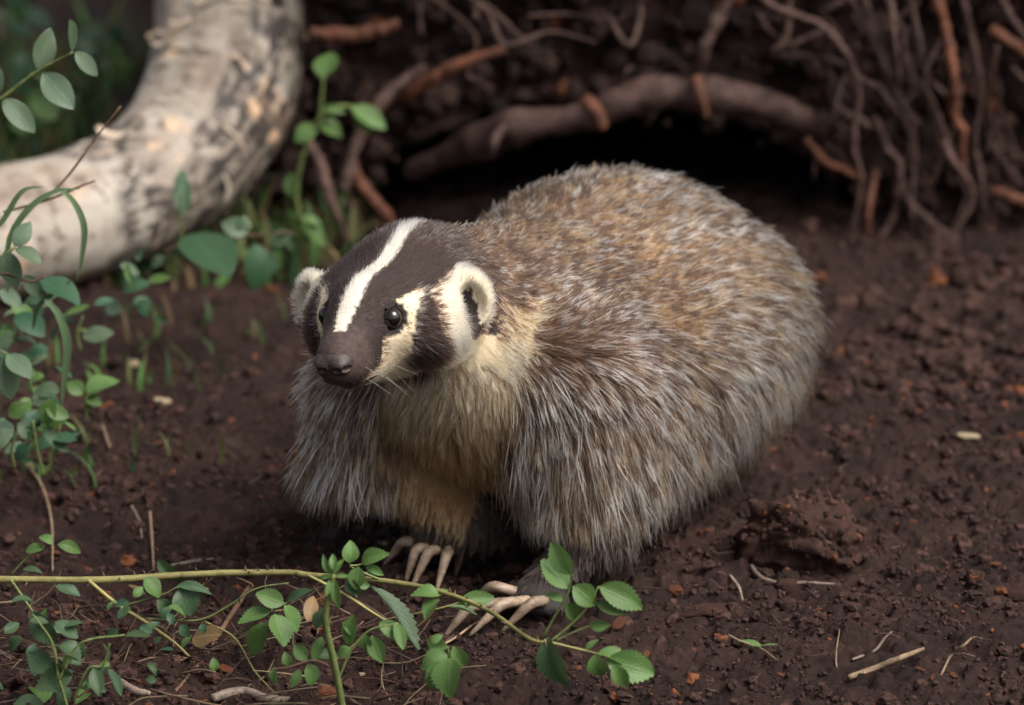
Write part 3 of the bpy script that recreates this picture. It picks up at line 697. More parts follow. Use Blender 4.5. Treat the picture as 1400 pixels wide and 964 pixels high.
for ic_, (a, b, z) in enumerate(CL):
    A = at_z(*a, z); FC_ = (LB if ic_ < 4 else RB) + up * -.004 + (LW - LB if ic_ < 4 else RW - RB) * (.25, .25, 0); zb = float(gh(*at_z(*b, .004)[:2])[0]) + .001; B = at_z(*b, max(zb, .001)); mid = (A * .55 + B * .45) + up * .009; fw = nrm(A - B)
    tube('claw', [A * .35 + FC_ * .65 - up * .002, A * .8 + FC_ * .2 + up * .000, A * .72 + B * .28 + up * .006, A * .3 + B * .7 + up * .004, B - fw * .006], [.0040, .0047, .0048, .0036, .0012], M['claw'], badger, ns=10, n=18, rough=.06, seed=len(bpy.data.objects))
M['whisk'] = mat_wood('whisker', (.30, .26, .2), (.6, .55, .5), 50, .4)
for sgn in (1, -1):
    for k in range(6):
        x, z = rng.uniform(.085, .112), rng.uniform(-.048, -.034); yy = np.linspace(.05, 0, 120); d = F.sample(np.array([Hd(x, sgn * y, z) for y in yy])); y0 = yy[np.argmax(d < 0)]
        p = Hd(x, sgn * y0, z); dr = HR @ np.array((rng.uniform(-.5, .3), sgn, rng.uniform(-.9, -.1))); L = rng.uniform(.025, .045)
        tube('whisker', [p, p + nrm(dr) * L * .5, p + nrm(dr) * L + HR @ np.array((-.006, 0, -.006))], [.00011, .00009, .00003], M['whisk'], badger, ns=4, n=7)

# ------------------------------------------------------------------ birch trunk
def birch():
    C = np.array([at_y(-330, 420, .52), at_y(-60, 338, .64), at_y(120, 290, .75), at_y(225, 236, .83), at_y(290, 150, .90), at_y(312, 60, .95), at_y(316, -60, 1.0), at_y(322, -260, 1.06), at_y(335, -800, 1.15), at_y(300, -1700, 1.2)])
    n, ns = 330, 120; P = spline(C, n); s = np.concatenate([[0], np.cumsum(np.linalg.norm(np.diff(P, axis=0), axis=1))])
    rad = np.interp(s, [0, .25, .45, .62, .8, 1.2, 2.5], [.070, .070, .072, .084, .082, .074, .060])
    V, Q, T3 = tube_arrays(P, rad, ns)
    Pc = np.repeat(P, ns, 0); d = V[:n * ns] - Pc; a = np.tile(np.arange(ns) / ns, n); ss = np.repeat(s, ns)
    ring = np.stack([np.cos(a * 6.2832) * 1.1, np.sin(a * 6.2832) * 1.1, ss * 40], 1)
    rel = .030 * fbm(ring * (1, 1, .35), 4, 301) + .022 * fbm(ring * (2.5, 2.5, 1.6), 3, 305) + .06 * fbm(np.stack([np.cos(a * 6.28), np.sin(a * 6.28), ss * 5], 1), 3, 308)
    V[:n * ns] = Pc + d * (1 + rel)[:, None]
    me = mesh_np('trunk', V, Q, T3)
    uvl = me.uv_layers.new(name='UVMap'); li = np.zeros(len(me.loops), np.int32); me.loops.foreach_get('vertex_index', li)
    U = np.concatenate([np.stack([ss, np.abs(a * 2 - 1)], 1), [[0, 0], [0, 0]]]); uvl.data.foreach_set('uv', U[li].astype(np.float32).ravel())
    Vw = V[:n * ns]; px = project(Vw)
    scar = .5 + .9 * fbm(np.stack([np.cos(a * 6.28), np.sin(a * 6.28), ss * 7], 1), 3, 320) + .36 * sstep(270, 380, px[:, 0]) * sstep(320, 60, px[:, 1]) - .12
    sa = me.attributes.new('scar', 'FLOAT', 'POINT'); sa.data.foreach_set('value', np.concatenate([scar, [0, 0]]).astype(np.float32))
    root = tag(empty('birch_tree', tuple(P[60] - np.array((0, 0, .07)))), 'white birch trunk bending along the ground beside the burrow bank', 'tree trunk')
    child(link('trunk', me, M['birch']), root)
    Tn = nrm(np.gradient(P, axis=0)); rr = np.random.default_rng(5)
    mp = mat_wood('peeling_bark', (.36, .24, .15), (.52, .45, .37), 30, .6)
    for k in range(24):                                  # curls of peeling bark
        i = rr.integers(70, 215); ang = rr.uniform(0, 6.28); t = Tn[i]
        u = nrm(np.cross(t, up)); v = np.cross(u, t); wd, ln = rr.uniform(.004, .014), rr.uniform(.012, .035)
        rw, cl = 4, 9; G = []
        for p in range(cl):
            f = p / (cl - 1); aa = ang + f * ln / .07; lift = .0015 + .008 * f ** 2.2 * rr.uniform(.7, 1.2)
            for q in range(rw):
                o = (q / (rw - 1) - .5) * wd * (1 - .5 * f); rd = rad[i] * 1.02 + lift
                G.append(P[i] + t * (o + .003 * math.sin(f * 5 + k)) + (u * math.cos(aa) + v * math.sin(aa)) * rd)
        ii = (np.arange(cl - 1)[:, None] * rw + np.arange(rw - 1)).ravel(); G = np.array(G); G2 = G - nrm(G - P[i]) * .0012; m = len(G)
        qs = np.stack([ii, ii + 1, ii + rw + 1, ii + rw], 1)
        child(link('bark_curl', mesh_np('bark_curl', np.vstack([G, G2]), np.vstack([qs, qs[:, ::-1] + m])), mp), root)
birch()

# ------------------------------------------------------------------ roots in the bank
def rough_root(name, pts, r, mat, parent, y, seed, ns=10):
    P = [at_y(p[0], p[1], p[2] if len(p) > 2 else y) for p in pts]
    return tube(name, P, r, mat, parent, ns=ns, rough=.55, seed=seed, n=max(18, 14 * len(P))) if not (isinstance(r, list) and name == 'root') else tube(name, P, [q * .68 for q in r], mat, parent, ns=ns, rough=.6, seed=seed, n=max(18, 14 * len(P)))
lint = tag(empty('arched_root', tuple(at_y(890, 150, .84))), 'thick arched root with torn orange stubs above the burrow mouth', 'root')
rough_root('main_root', [(560, 235, .95), (640, 200, .90), (700, 178, .86), (790, 158, .84), (880, 130, .83), (960, 128, .83), (1040, 140, .84), (1095, 165, .86), (1150, 230, .92)], [.010, .017, .020, .017, .020, .019, .017, .015, .012], M['root'], lint, .84, 1, 14)
for k, (a, b, c, r) in enumerate([((802, 135), (812, 150), (824, 176), .009), ((952, 105), (958, 130), (965, 160), .007), ((690, 172), (676, 195), (672, 214), .005)]):
    rough_root('torn_stub', [(*a, .81), (*b, .80), (*c, .80)], [r, r, r * .5], M['redroot'] if k < 2 else M['root'], lint, .8, 20 + k)
ROOTS = [('short orange broken root end jutting from the bank beside the birch trunk', [(425, 45), (470, 48), (505, 45), (545, 30)], .014, 'redroot', .86),
         ('orange tipped broken root slanting over the burrow above the seedling', [(520, 150, .92), (570, 120, .86), (620, 90, .84), (690, 68, .84)], .012, 'redroot', .85),
         ('grey slanting root rising behind the seedling beside the birch trunk', [(470, 260, .82), (490, 190, .84), (530, 130, .86), (580, 90, .88)], .011, 'root', .85),
         ('rusty forked root leaning on the ground at the left edge of the burrow', [(478, 215, .86), (490, 245, .84), (520, 285, .82), (545, 320, .84)], .011, 'redroot', .84),
         ('thin grey root drooping down left of the burrow mouth', [(420, 190, .86), (440, 230, .84), (455, 280, .82), (475, 330, .82)], .009, 'root', .84),
         ('grey root hooking down onto the arched root', [(1010, -30, .84), (985, 20, .82), (965, 60, .81), (955, 105, .82)], .011, 'root', .82),
         ('bright orange broken root end poking out at the right of the root tangle', [(1355, 40, .80), (1380, 58, .79), (1420, 88, .82)], .010, 'redroot', .8),
         ('rust coloured root lying low on the bank right of the hanging roots', [(1360, 262, .84), (1390, 272, .83), (1440, 285, .86)], .013, 'redroot', .84)]
for k, (lab, pts, r, m, y) in enumerate(ROOTS):
    o = rough_root('root', pts, [r * .8, r, r, r * .55], M[m], None, y, 40 + k); tag(o, lab, 'root')
tang = tag(empty('hanging_root_tangle', tuple(at_y(1230, 300, .84))), 'curtain of thin brown roots hanging down the bank right of the burrow', 'roots')
HANG = [[(1020, -20), (1060, 10), (1120, 35), (1155, 75), (1168, 130), (1165, 200), (1178, 250), (1160, 340)], [(1150, -20), (1180, 30), (1210, 80), (1235, 150), (1255, 200), (1258, 260), (1240, 330)],
        [(1240, -20), (1258, 60), (1262, 110), (1280, 160), (1310, 230), (1335, 290)], [(1270, -20), (1290, 40), (1302, 110), (1300, 150), (1322, 180), (1315, 230)],
        [(1200, -20), (1230, 40), (1240, 90), (1270, 150), (1285, 190), (1320, 250), (1300, 330)], [(1060, 75), (1100, 78), (1140, 85), (1180, 110), (1220, 130), (1250, 170)],
        [(1190, 160), (1215, 200), (1230, 230), (1225, 290), (1200, 330)], [(1290, 190), (1300, 215), (1325, 270), (1280, 345)], [(1195, 230), (1190, 280), (1185, 325)], [(1080, -20), (1075, 50), (1060, 70), (1090, 60), (1130, 40)],
        [(1170, -20), (1195, 50), (1212, 110), (1240, 160), (1250, 240), (1262, 335)], [(1215, -20), (1222, 60), (1235, 140), (1248, 180), (1240, 300)], [(1310, -20), (1330, 60), (1345, 130), (1335, 200), (1350, 290)], [(1100, 190), (1130, 220), (1160, 235), (1200, 255)],
        [(1365, -20), (1380, 20), (1410, 60)], [(1140, 150), (1190, 170), (1240, 200), (1280, 230)], [(1225, 240), (1245, 280), (1290, 320), (1330, 330)]]
rr = np.random.default_rng(11)
for k, pts in enumerate(HANG):
    y = .80 + .05 * rr.random(); r = rr.uniform(.0042, .0085)
    rough_root('root', [(x + rr.normal(0, 3), yy, y + rr.normal(0, .012)) for x, yy in pts], [r, r * 1.1, r * .9, r * .6], M['root'] if k % 5 != 3 else M['redroot'], tang, y, 60 + k, 8)
for k in range(34):
    x0 = rr.uniform(1120, 1400) if k < 22 else rr.uniform(560, 1120); y0 = rr.uniform(-20, 120) if k < 22 else rr.uniform(-20, 80); n = rr.integers(3, 5); pts = [(x0, y0)]
    for j in range(n): pts.append((pts[-1][0] + rr.normal(8 if k < 22 else 20, 30), pts[-1][1] + (rr.uniform(30, 75) if k < 22 else rr.normal(10, 26))))
    y = .83 + .05 * rr.random(); r = rr.uniform(.0016, .0040)
    rough_root('fine_root', [(a, b, y + rr.normal(0, .015)) for a, b in pts], [r, r, r * .5], M['root'], tang, y, 90 + k, 6)

# ------------------------------------------------------------------ leaves and plants
def leaf_mesh(name, width, serr=0.0, curl=.12, fold=.10, nseg=12, tipw=.9, seed=0, half=2):
    rr = np.random.default_rng(seed); rows = []; uv = []
    if serr: nseg = 22
    for i in range(nseg + 1):
        t = i / nseg; wv = width * .5 * (math.sin(math.pi * t ** tipw) ** .8 if 0 < t < 1 else 0.0)
        if serr and 0 < i < nseg: wv *= 1 + serr * (.5 if i % 2 else -.5)
        for j in range(-half, half + 1):
            v = j / half; y = v * wv; x = t + (.035 if serr and i % 2 and abs(j) == half else 0)
            z = -curl * (t - .3) ** 2 + fold * abs(y) * 1.6 + .018 * math.sin(7 * t + 2 * v + seed) * abs(v) + .02 * math.sin(4 * t + seed)
            rows.append((x, y, z)); uv.append((t, v))
    k = 2 * half + 1; ii = (np.arange(nseg)[:, None] * k + np.arange(k - 1)).ravel(); qs = np.stack([ii, ii + k, ii + k + 1, ii + 1], 1)
    me = mesh_np(name, np.array(rows), qs)
    ul = me.uv_layers.new(name='UVMap'); li = np.zeros(len(me.loops), np.int32); me.loops.foreach_get('vertex_index', li); ul.data.foreach_set('uv', np.array(uv, np.float32)[li].ravel())
    return me
LM = {}
def leafs(key, n, **kw):
    for mname in kw.pop('mats'):
        LM[(key, mname)] = []
        for i in range(n):
            me = leaf_mesh('leaf', seed=i * 3 + 1, curl=kw.get('curl', .15) * (.3 + .9 * i), fold=kw.get('fold', .12), width=kw['width'] * (1 + .08 * (i - 1)), serr=kw.get('serr', 0), tipw=kw.get('tipw', .9), half=kw.get('half', 2))
            me.materials.append(M[mname]); LM[(key, mname)].append(me)
leafs('rose', 4, width=.70, serr=.16, curl=.22, fold=.22, mats=('rose', 'wilt'))
leafs('oval', 3, width=.56, curl=.14, fold=.12, mats=('oval', 'dark', 'wilt', 'rose', 'dead'))
leafs('broad', 3, width=.74, curl=.25, fold=.16, mats=('oval', 'dark', 'rose', 'wilt'))
leafs('lance', 3, width=.30, curl=.35, fold=.25, mats=('wilt', 'dark', 'blade', 'rose', 'oval'))
pr = np.random.default_rng(23)
def above(p, c=.006):
    """slide a point along its own view ray until it clears the ground"""
    p = np.array(p, float)
    for _ in range(6):
        z = float(macro(p[:1], p[1:2])[0]) + c
        if p[2] >= z: break
        d = nrm(CAM - p); p = p + d * ((z + .001 - p[2]) / d[2])
    return p
def put_leaf(parent, key, mname, b, t, y, wide=1.0, up_w=.5, roll=None, name='leaf'):
    B = above(at_y(*b, y)); dep = depth_of(B); T = at_d(*t, dep); L = np.linalg.norm(T - B); T = above(at_d(*t, dep + pr.normal(-.05, .28) * L)); L = np.linalg.norm(T - B)
    Xv = (T - B) / L; n0 = nrm(nrm(CAM - B) * (1 - up_w) + up * up_w + pr.normal(0, .28, 3)); Yv = nrm(np.cross(n0, Xv)); Zv = np.cross(Xv, Yv)
    ms = LM[(key, mname)]; o = bpy.data.objects.new(name, ms[pr.integers(len(ms))]); col.objects.link(o)
    mt = Matrix(((Xv[0] * L, Yv[0] * L * wide, Zv[0] * L, B[0]), (Xv[1] * L, Yv[1] * L * wide, Zv[1] * L, B[1]), (Xv[2] * L, Yv[2] * L * wide, Zv[2] * L, B[2]), (0, 0, 0, 1)))
    o.parent = parent; o.matrix_world = mt if parent is None else Matrix.Translation(-Vector(parent.location)) @ mt
    o.matrix_basis = mt if parent is None else Matrix.Translation(-Vector(parent.location)) @ mt
    return o
def put_stem(parent, pts, y, r, mat, name='stem'):
    P = [above(at_y(p[0], p[1], p[2] if len(p) > 2 else y), .003) for p in pts]
    return tube(name, P, r if isinstance(r, list) else [r, r * .9, r * .6], M[mat], parent, ns=7, n=max(10, 6 * len(P)), rough=.10, seed=len(bpy.data.objects))
def plant(name, label, cat, y, stems, leaves, group=None, anchor=None):
    a = above(at_y(*(anchor or stems[0][0][0][:2]), y)); a[2] = 0
    root = tag(empty(name, tuple(a)), label, cat, group)
    for st in stems: put_stem(root, st[0], st[3] if len(st) > 3 else y, st[1], st[2])
    for lv in leaves:
        key, mname, b, t = lv[:4]; kw = lv[4] if len(lv) > 4 else {}
        yy = kw.get('y', y); put_leaf(root, key, mname, b, t, yy, kw.get('w', 1.0), kw.get('u', .45))
    return root
O, Dk, Ro, Wi = 'oval', 'dark', 'rose', 'wilt'
# twigs of oval leaves at the left
plant('honeysuckle_shoot', 'shoot with oval grey-green leaves rising beside the birch trunk', 'plant', .06,
      [([(-160, 560), (-90, 260), (-40, 160), (4, 133), (52, 97), (100, 71)], [.0028, .0024, .0020, .0012], 'stem')],
      [(O, O, (52, 96), (70, 37)), (O, O, (100, 70), (97, 26)), (O, O, (102, 71), (134, 104)), (O, O, (58, 99), (101, 149)), (O, O, (4, 135), (48, 181)), (O, O, (-2, 130), (-18, 80)), (O, O, (0, 140), (-30, 190)), (O, Dk, (45, 104), (70, 125), {'y': .2})], anchor=(-160, 560))
plant('honeysuckle_shoot', 'leafy shoot of oval leaves standing among grass blades below the birch log', 'plant', -.02,
      [([(-60, 640), (-50, 500), (-25, 380), (20, 338)], [.0028, .0024, .0014], 'stem'), ([(-50, 480), (-20, 470), (12, 486)], .0015, 'stem'), ([(-40, 420), (0, 375), (40, 385), (62, 378)], .0016, 'brownstem')],
      [(O, O, (19, 337), (43, 303)), (O, O, (21, 339), (57, 356)), (O, O, (8, 341), (22, 396), {'w': 1.1}), (O, O, (2, 480), (14, 450)), (O, O, (10, 483), (43, 517)), (O, O, (6, 488), (16, 547)), ('broad', Dk, (51, 381), (111, 412), {'y': .06}), (O, O, (32, 376), (62, 408), {'y': .05}),
       (O, O, (0, 345), (-30, 330)), (O, O, (0, 395), (30, 420), {'y': .1}), (O, Dk, (20, 430), (60, 455), {'y': .12})], anchor=(-60, 640))
plant('broad_leaf_seedling', 'low dark green seedling with broad leaves under the oval leaf shoot', 'plant', .02,
      [([(60, 650), (50, 610), (45, 575)], .0016, 'stem'), ([(60, 650), (75, 620), (82, 580)], .0016, 'stem')],
      [('broad', Dk, (30, 585), (52, 560)), (O, O, (24, 578), (50, 600), {'w': 1.2}), ('broad', 'rose', (60, 580), (72, 545)), ('broad', 'rose', (62, 560), (95, 570)), ('lance', Dk, (58, 588), (95, 618), {'w': 1.5}), (O, Dk, (5, 570), (-10, 620)), (O, Dk, (0, 590), (20, 625)), ('broad', 'rose', (28, 545), (45, 560)), ('broad', Dk, (70, 600), (105, 600))], anchor=(60, 650))
plant('pale_seedling', 'small pale green seedling with pointed leaves on open soil left of the badger', 'plant', .12,
      [([(118, 575), (118, 545), (122, 535)], .0012, 'stem')], [('broad', 'rose', (118, 540), (158, 511)), ('broad', 'rose', (116, 545), (140, 550)), ('lance', 'rose', (116, 545), (128, 565)), ('broad', 'rose', (114, 540), (92, 520))], anchor=(118, 575))
for (lab, pts, w_, y) in [('long grass blade arching in front of the birch log', [(10, 400), (12, 330), (40, 285), (75, 262), (110, 258)], .0030, .02), ('bent grass blade curving down across the birch log', [(75, 255), (100, 275), (115, 310), (112, 350), (105, 385)], .0030, .04),
                          ('broad drooping grass blade beside the dark seedling', [(62, 410), (80, 430), (92, 470), (88, 520), (84, 560)], .0038, .03), ('short upright grass blade by the broad dark leaf', [(45, 450), (52, 420), (80, 395), (100, 382)], .0026, .06), ('grass blade leaning over the shoot of oval leaves', [(-20, 330), (5, 300), (30, 262), (60, 255)], .0026, .03)]:
    P = spline([above(at_y(a, b, y)) for a, b in pts], 16); Tt = nrm(np.gradient(P, axis=0)); sd = nrm(np.cross(Tt, nrm(CAM - P) + .4 * up)); ww = w_ * np.sin(np.linspace(.35, 3.1, 16))[:, None]
    nn = np.cross(sd, Tt); Vb = np.stack([P - sd * ww, P - nn * .0009, P + sd * ww], 1).reshape(-1, 3); ii = (np.arange(15)[:, None] * 3 + np.arange(2)).ravel()
    me = mesh_np('grass_blade', Vb, np.stack([ii, ii + 3, ii + 4, ii + 1], 1)); ul = me.uv_layers.new(name='UVMap'); tag(link('grass_blade', me, M['blade']), lab, 'grass')
# seedlings behind
plant('trunk_seedling', 'green seedling growing from the dark bank right of the birch trunk', 'plant', .74,
      [([(425, 330), (405, 270), (418, 200), (436, 163), (440, 130), (442, 105)], [.0026, .0022, .0016], 'stem'), ([(436, 163), (455, 147), (480, 146), (500, 158)], .002, 'stem')],
      [('broad', 'rose', (441, 106), (453, 68)), ('broad', 'rose', (480, 146), (528, 175), {'w': .8}), ('broad', 'rose', (490, 150), (505, 185)), ('broad', 'rose', (436, 166), (470, 186), {'w': 1.2}), ('broad', 'rose', (434, 172), (402, 192)), ('broad', 'rose', (440, 150), (470, 150), {'w': .6}), ('broad', 'rose', (405, 270), (396, 235)), ('broad', 'rose', (406, 288), (388, 312)), ('broad', 'rose', (412, 300), (446, 336), {'w': .8}), ('broad', 'rose', (410, 298), (440, 305), {'w': .7})], anchor=(425, 330))
plant('vine', 'creeping vine with rounded dark leaves in front of the birch log', 'plant', .50,
      [([(225, 345), (260, 330), (310, 325), (350, 322), (400, 318)], .0022, 'brownstem'), ([(250, 335), (246, 300), (248, 262)], .0018, 'stem')],
      [('broad', Dk, (256, 322), (316, 372), {'w': 1.15}), ('broad', Dk, (350, 333), (357, 395), {'w': 1.1}), ('broad', O, (340, 318), (303, 303)), ('broad', O, (370, 335), (400, 318)), ('lance', Dk, (247, 298), (250, 228), {'w': 1.2}), ('broad', O, (330, 318), (338, 295)), (O, Dk, (262, 340), (232, 345)), ('broad', O, (385, 318), (372, 345)), (O, O, (225, 350), (205, 365))], anchor=(225, 345))
for k, (x, yy, yw) in enumerate([(15, 30, 1.3), (60, 160, 1.15), (150, 60, 1.6), (30, 95, 1.25)]):
    lv = []
    for j in range(9):
        b = (x + pr.normal(0, 14), yy + pr.normal(0, 14)); a = pr.uniform(0, 6.28); ln = pr.uniform(30, 62); lv.append((('broad', O, 'lance')[j % 3], (Dk, 'rose', O)[(j + k) % 3], b, (b[0] + ln * math.cos(a), b[1] + ln * .7 * math.sin(a)), {'y': yw + pr.normal(0, .05)}))
    plant('woodland_herb', ['green herb with rounded leaves at the top corner behind the birch log', 'low herb close behind the birch log under the oval leaf shoot', 'small herb in the mossy ground behind the birch trunk', 'dark leaved herb between the oval shoot and the mossy ground'][k], 'plant', yw, [([(x, yy + 60), (x, yy + 20), (x + 3, yy - 5)], .002, 'stem')], lv, anchor=(x, yy + 60))

# ------------------------------------------------------------------ rose brambles in the foreground
cz = .055
cane_px = [(-60, 796), (0, 792), (130, 793), (250, 786), (330, 783), (400, 783), (420, 786), (523, 794), (599, 808), (666, 834), (723, 873), (752, 878)]
CY = lambda px, py: float(at_z(px, py, cz)[1])
rb = tag(empty('rose_bramble', tuple(at_z(752, 900, 0.0))), 'long rose cane with toothed green leaves lying across the soil before the paws', 'bramble')
tube('cane', [above(at_z(a, b, cz)) for a, b in cane_px], [.0030, .0030, .0027, .0020, .0015], M['cane'], rb, ns=8, n=60, rough=.16, seed=5)
cp_ = spline([above(at_z(a, b, cz)) for a, b in cane_px], 200); tr_ = np.random.default_rng(8)
for k in range(46):
    i_ = tr_.integers(8, 190); t_ = nrm(cp_[i_ + 1] - cp_[i_]); d_ = nrm(np.cross(t_, tr_.normal(0, 1, 3))); rr0 = np.interp(i_ / 200, [0, .5, 1], [.0028, .0025, .0014])
    tube('thorn', [cp_[i_] + d_ * rr0 * .7, cp_[i_] + d_ * (rr0 + .002) - t_ * .0006, cp_[i_] + d_ * (rr0 + .0038) - t_ * .0016], [.0010, .0006, .0001], M['brownstem'], rb, ns=5, n=5)
yA = CY(752, 878); yB = CY(523, 794); yC = CY(400, 783)
for pts, y, r, m in [([(741, 873), (760, 840), (776, 812), (783, 785)], yA, .0011, 'stem'), ([(752, 878), (785, 850), (806, 826), (818, 802)], yA, .0010, 'stem'), ([(760, 876), (785, 864), (808, 855)], yA, .0009, 'stem'), ([(752, 878), (798, 889), (818, 894)], yA - .01, .0010, 'cane'), ([(745, 874), (748, 900), (735, 930)], yA - .02, .0007, 'straw'),
                     ([(523, 794), (480, 775), (492, 772), (525, 757)], yB, .0010, 'stem'), ([(600, 808), (592, 835), (568, 858), (545, 862)], yB - .02, .0010, 'cane'), ([(540, 845), (600, 832), (640, 820)], yB - .01, .0008, 'cane'),
                     ([(420, 786), (470, 812), (530, 850), (570, 864)], yB - .03, .0013, 'cane'), ([(120, 793), (160, 826), (195, 848), (240, 880), (265, 905)], yC - .02, .0016, 'cane'), ([(318, 871), (350, 850), (392, 824)], yC - .06, .0009, 'stem'),
                     ([(14, 792), (40, 830), (70, 880), (80, 925)], yC - .05, .0013, 'stem'), ([(170, 828), (225, 812), (245, 803), (285, 805)], yC - .02, .0008, 'stem'), ([(200, 846), (270, 848), (310, 830), (350, 805), (395, 797)], yC - .03, .0010, 'stem'), ([(280, 850), (320, 872), (350, 920), (390, 962)], yC - .08, .0010, 'cane'),
                     ([(15, 786), (35, 765), (62, 746)], yC + .02, .0009, 'stem'), ([(612, 884), (614, 900), (612, 930)], -.42, .0008, 'stem'), ([(320, 788), (345, 800), (335, 812)], yC, .0010, 'brownstem')]:
    put_stem(rb, pts, y, r, m)
RL = [((783, 786), (753, 742), yA, 1), ((776, 806), (741, 764), yA, 1.05), ((783, 801), (816, 827), yA, .95), ((770, 822), (745, 812), yA, 1), ((774, 824), (791, 849), yA, .8), ((818, 801), (880, 831), yA, .75), ((814, 824), (857, 839), yA, .55), ((806, 856), (834, 854), yA, .8),
      ((815, 893), (862, 902), yA - .02, .9), ((828, 902), (896, 921), yA - .03, .9), ((812, 895), (822, 928), yA - .03, 1), ((800, 889), (818, 874), yA - .01, .6), ((838, 908), (858, 941), yA - .04, .8), ((860, 902), (893, 912), yA - .02, .8), ((746, 872), (766, 941), yA - .02, .75, Wi),
      ((602, 814), (563, 808), yB - .03, .9), ((600, 818), (578, 839), yB - .03, .9), ((626, 824), (676, 816), yB - .04, .7), ((612, 830), (653, 839), yB - .03, .4), ((590, 816), (612, 805), yB - .02, .6),
      ((612, 886), (582, 875), -.41, .9), ((612, 892), (577, 912), -.42, .9), ((619, 884), (637, 913), -.42, .8), ((616, 898), (608, 950), -.43, 1.1), ((610, 905), (584, 940), -.43, .9), ((588, 880), (604, 868), -.41, .8),
      ((389, 826), (350, 811), yC - .06, 1), ((371, 836), (325, 851), yC - .06, .9), ((364, 850), (342, 897), yC - .07, .85), ((376, 838), (390, 882), yC - .07, 1.1), ((388, 827), (408, 864), yC - .06, 1.0), ((392, 822), (425, 805), yC - .05, .5, Wi),
      ((62, 748), (34, 753), yC + .02, .8), ((72, 744), (55, 730), yC + .02, .9), ((78, 744), (112, 753), yC + .02, .7), ((215, 764), (247, 796), yC, .7, Wi), ((197, 789), (219, 816), yC - .02, 1.1), ((246, 803), (263, 840), yC - .03, 1.3, Wi), ((75, 800), (110, 813), yC - .02, .8, Wi), ((240, 800), (290, 810), yC - .03, .5, Wi), ((215, 820), (236, 842), yC - .03, .9, Wi), ((30, 778), (58, 782), yC, .6, Wi),
      ((478, 771), (480, 740), yB - .02, 1), ((493, 770), (526, 754), yB - .02, .8), ((490, 774), (486, 806), yB - .03, 1.1), ((500, 774), (524, 786), yB - .02, .7), ((507, 802), (576, 886), yB - .06, .5, Wi), ((474, 790), (492, 815), yB - .03, .9, Wi), ((488, 800), (506, 800), yB - .03, 1.1)]
for q in RL: put_leaf(rb, 'rose', q[4] if len(q) > 4 else Ro, q[0], q[1], q[2], q[3], .42)
st = tag(empty('upright_rose_shoot', tuple(at_z(466, 962, 0))), 'upright hairy rose shoot with a tuft of young leaves at its tip', 'plant')
put_stem(st, [(470, 975), (460, 920), (446, 855), (448, 820), (456, 785)], -.42, [.0030, .0027, .0022], 'stem')
for a, b, w_ in [((456, 786), (440, 762), .5), ((456, 785), (470, 764), .5), ((457, 790), (463, 832), .5), ((452, 792), (446, 815), .6), ((456, 780), (455, 757), .6), ((454, 788), (436, 790), .5), ((458, 788), (476, 786), .5)]: put_leaf(st, 'rose', Ro, a, b, -.42, w_, .3)
for a, b, w_ in [((478, 884), (482, 841), .8), ((480, 886), (461, 897), 1), ((498, 866), (501, 891), 1), ((508, 868), (523, 906), .9), ((518, 850), (549, 872), .8), ((486, 870), (470, 850), .9), ((540, 850), (552, 888), .7), ((428, 898), (462, 895), .8), ((421, 903), (402, 881), 1), ((421, 907), (429, 937), 1.1), ((395, 911), (390, 893), .9), ((376, 911), (375, 937), .8), ((440, 870), (428, 905), .7), ((430, 860), (446, 830), .7), ((410, 915), (398, 940), .8)]: put_leaf(st, 'rose', Ro if pr.random() < .8 else Wi, a, b, -.40 - .02 * pr.random(), w_, .4)
put_stem(st, [(462, 930), (480, 890), (505, 862), (545, 852)], -.42, .0009, 'stem'); put_stem(st, [(458, 915), (430, 903), (395, 912), (370, 915)], -.42, .0009, 'brownstem')
bl = tag(empty('bluish_bramble_clump', tuple(at_z(90, 955, 0))), 'clump of bluish green bramble leaves among dry stems under the rose cane', 'plant')
for a, b, w_ in [((43, 836), (76, 882), .9), ((75, 850), (106, 872), 1), ((80, 880), (113, 897), 1), ((73, 917), (37, 893), 1.0), ((100, 917), (50, 941), 1.0), ((128, 912), (136, 951), .7), ((147, 914), (167, 951), .6), ((60, 962), (18, 962), .9), ((70, 905), (98, 925), .9), ((88, 858), (112, 850), .8), ((40, 850), (66, 850), .9), ((95, 940), (80, 965), .9), ((140, 880), (150, 905), .6), ((115, 880), (100, 905), .8), ((30, 870), (10, 890), .8), ((170, 870), (205, 868), .6), ((160, 845), (178, 830), .8), ((200, 862), (218, 850), .8)]: put_leaf(bl, 'rose', Wi, a, b, -.40 + pr.normal(0, .01), w_, .45)
for pts in ([(95, 975), (80, 925), (72, 880), (45, 840)], [(100, 960), (120, 915), (140, 910), (150, 880)], [(80, 930), (110, 880), (170, 868)]): put_stem(bl, pts, -.42, .0012, 'stem')

for k in range(34):
    a = (pr.uniform(5, 330), pr.uniform(815, 955)); an = pr.uniform(0, 6.28); ln = pr.uniform(14, 34); put_leaf(bl, 'rose' if k % 3 else 'broad', (Dk, Wi, Ro)[k % 3], a, (a[0] + ln * math.cos(an), a[1] + .7 * ln * math.sin(an)), -.36 + pr.normal(0, .02), pr.uniform(.7, 1.1), .5)
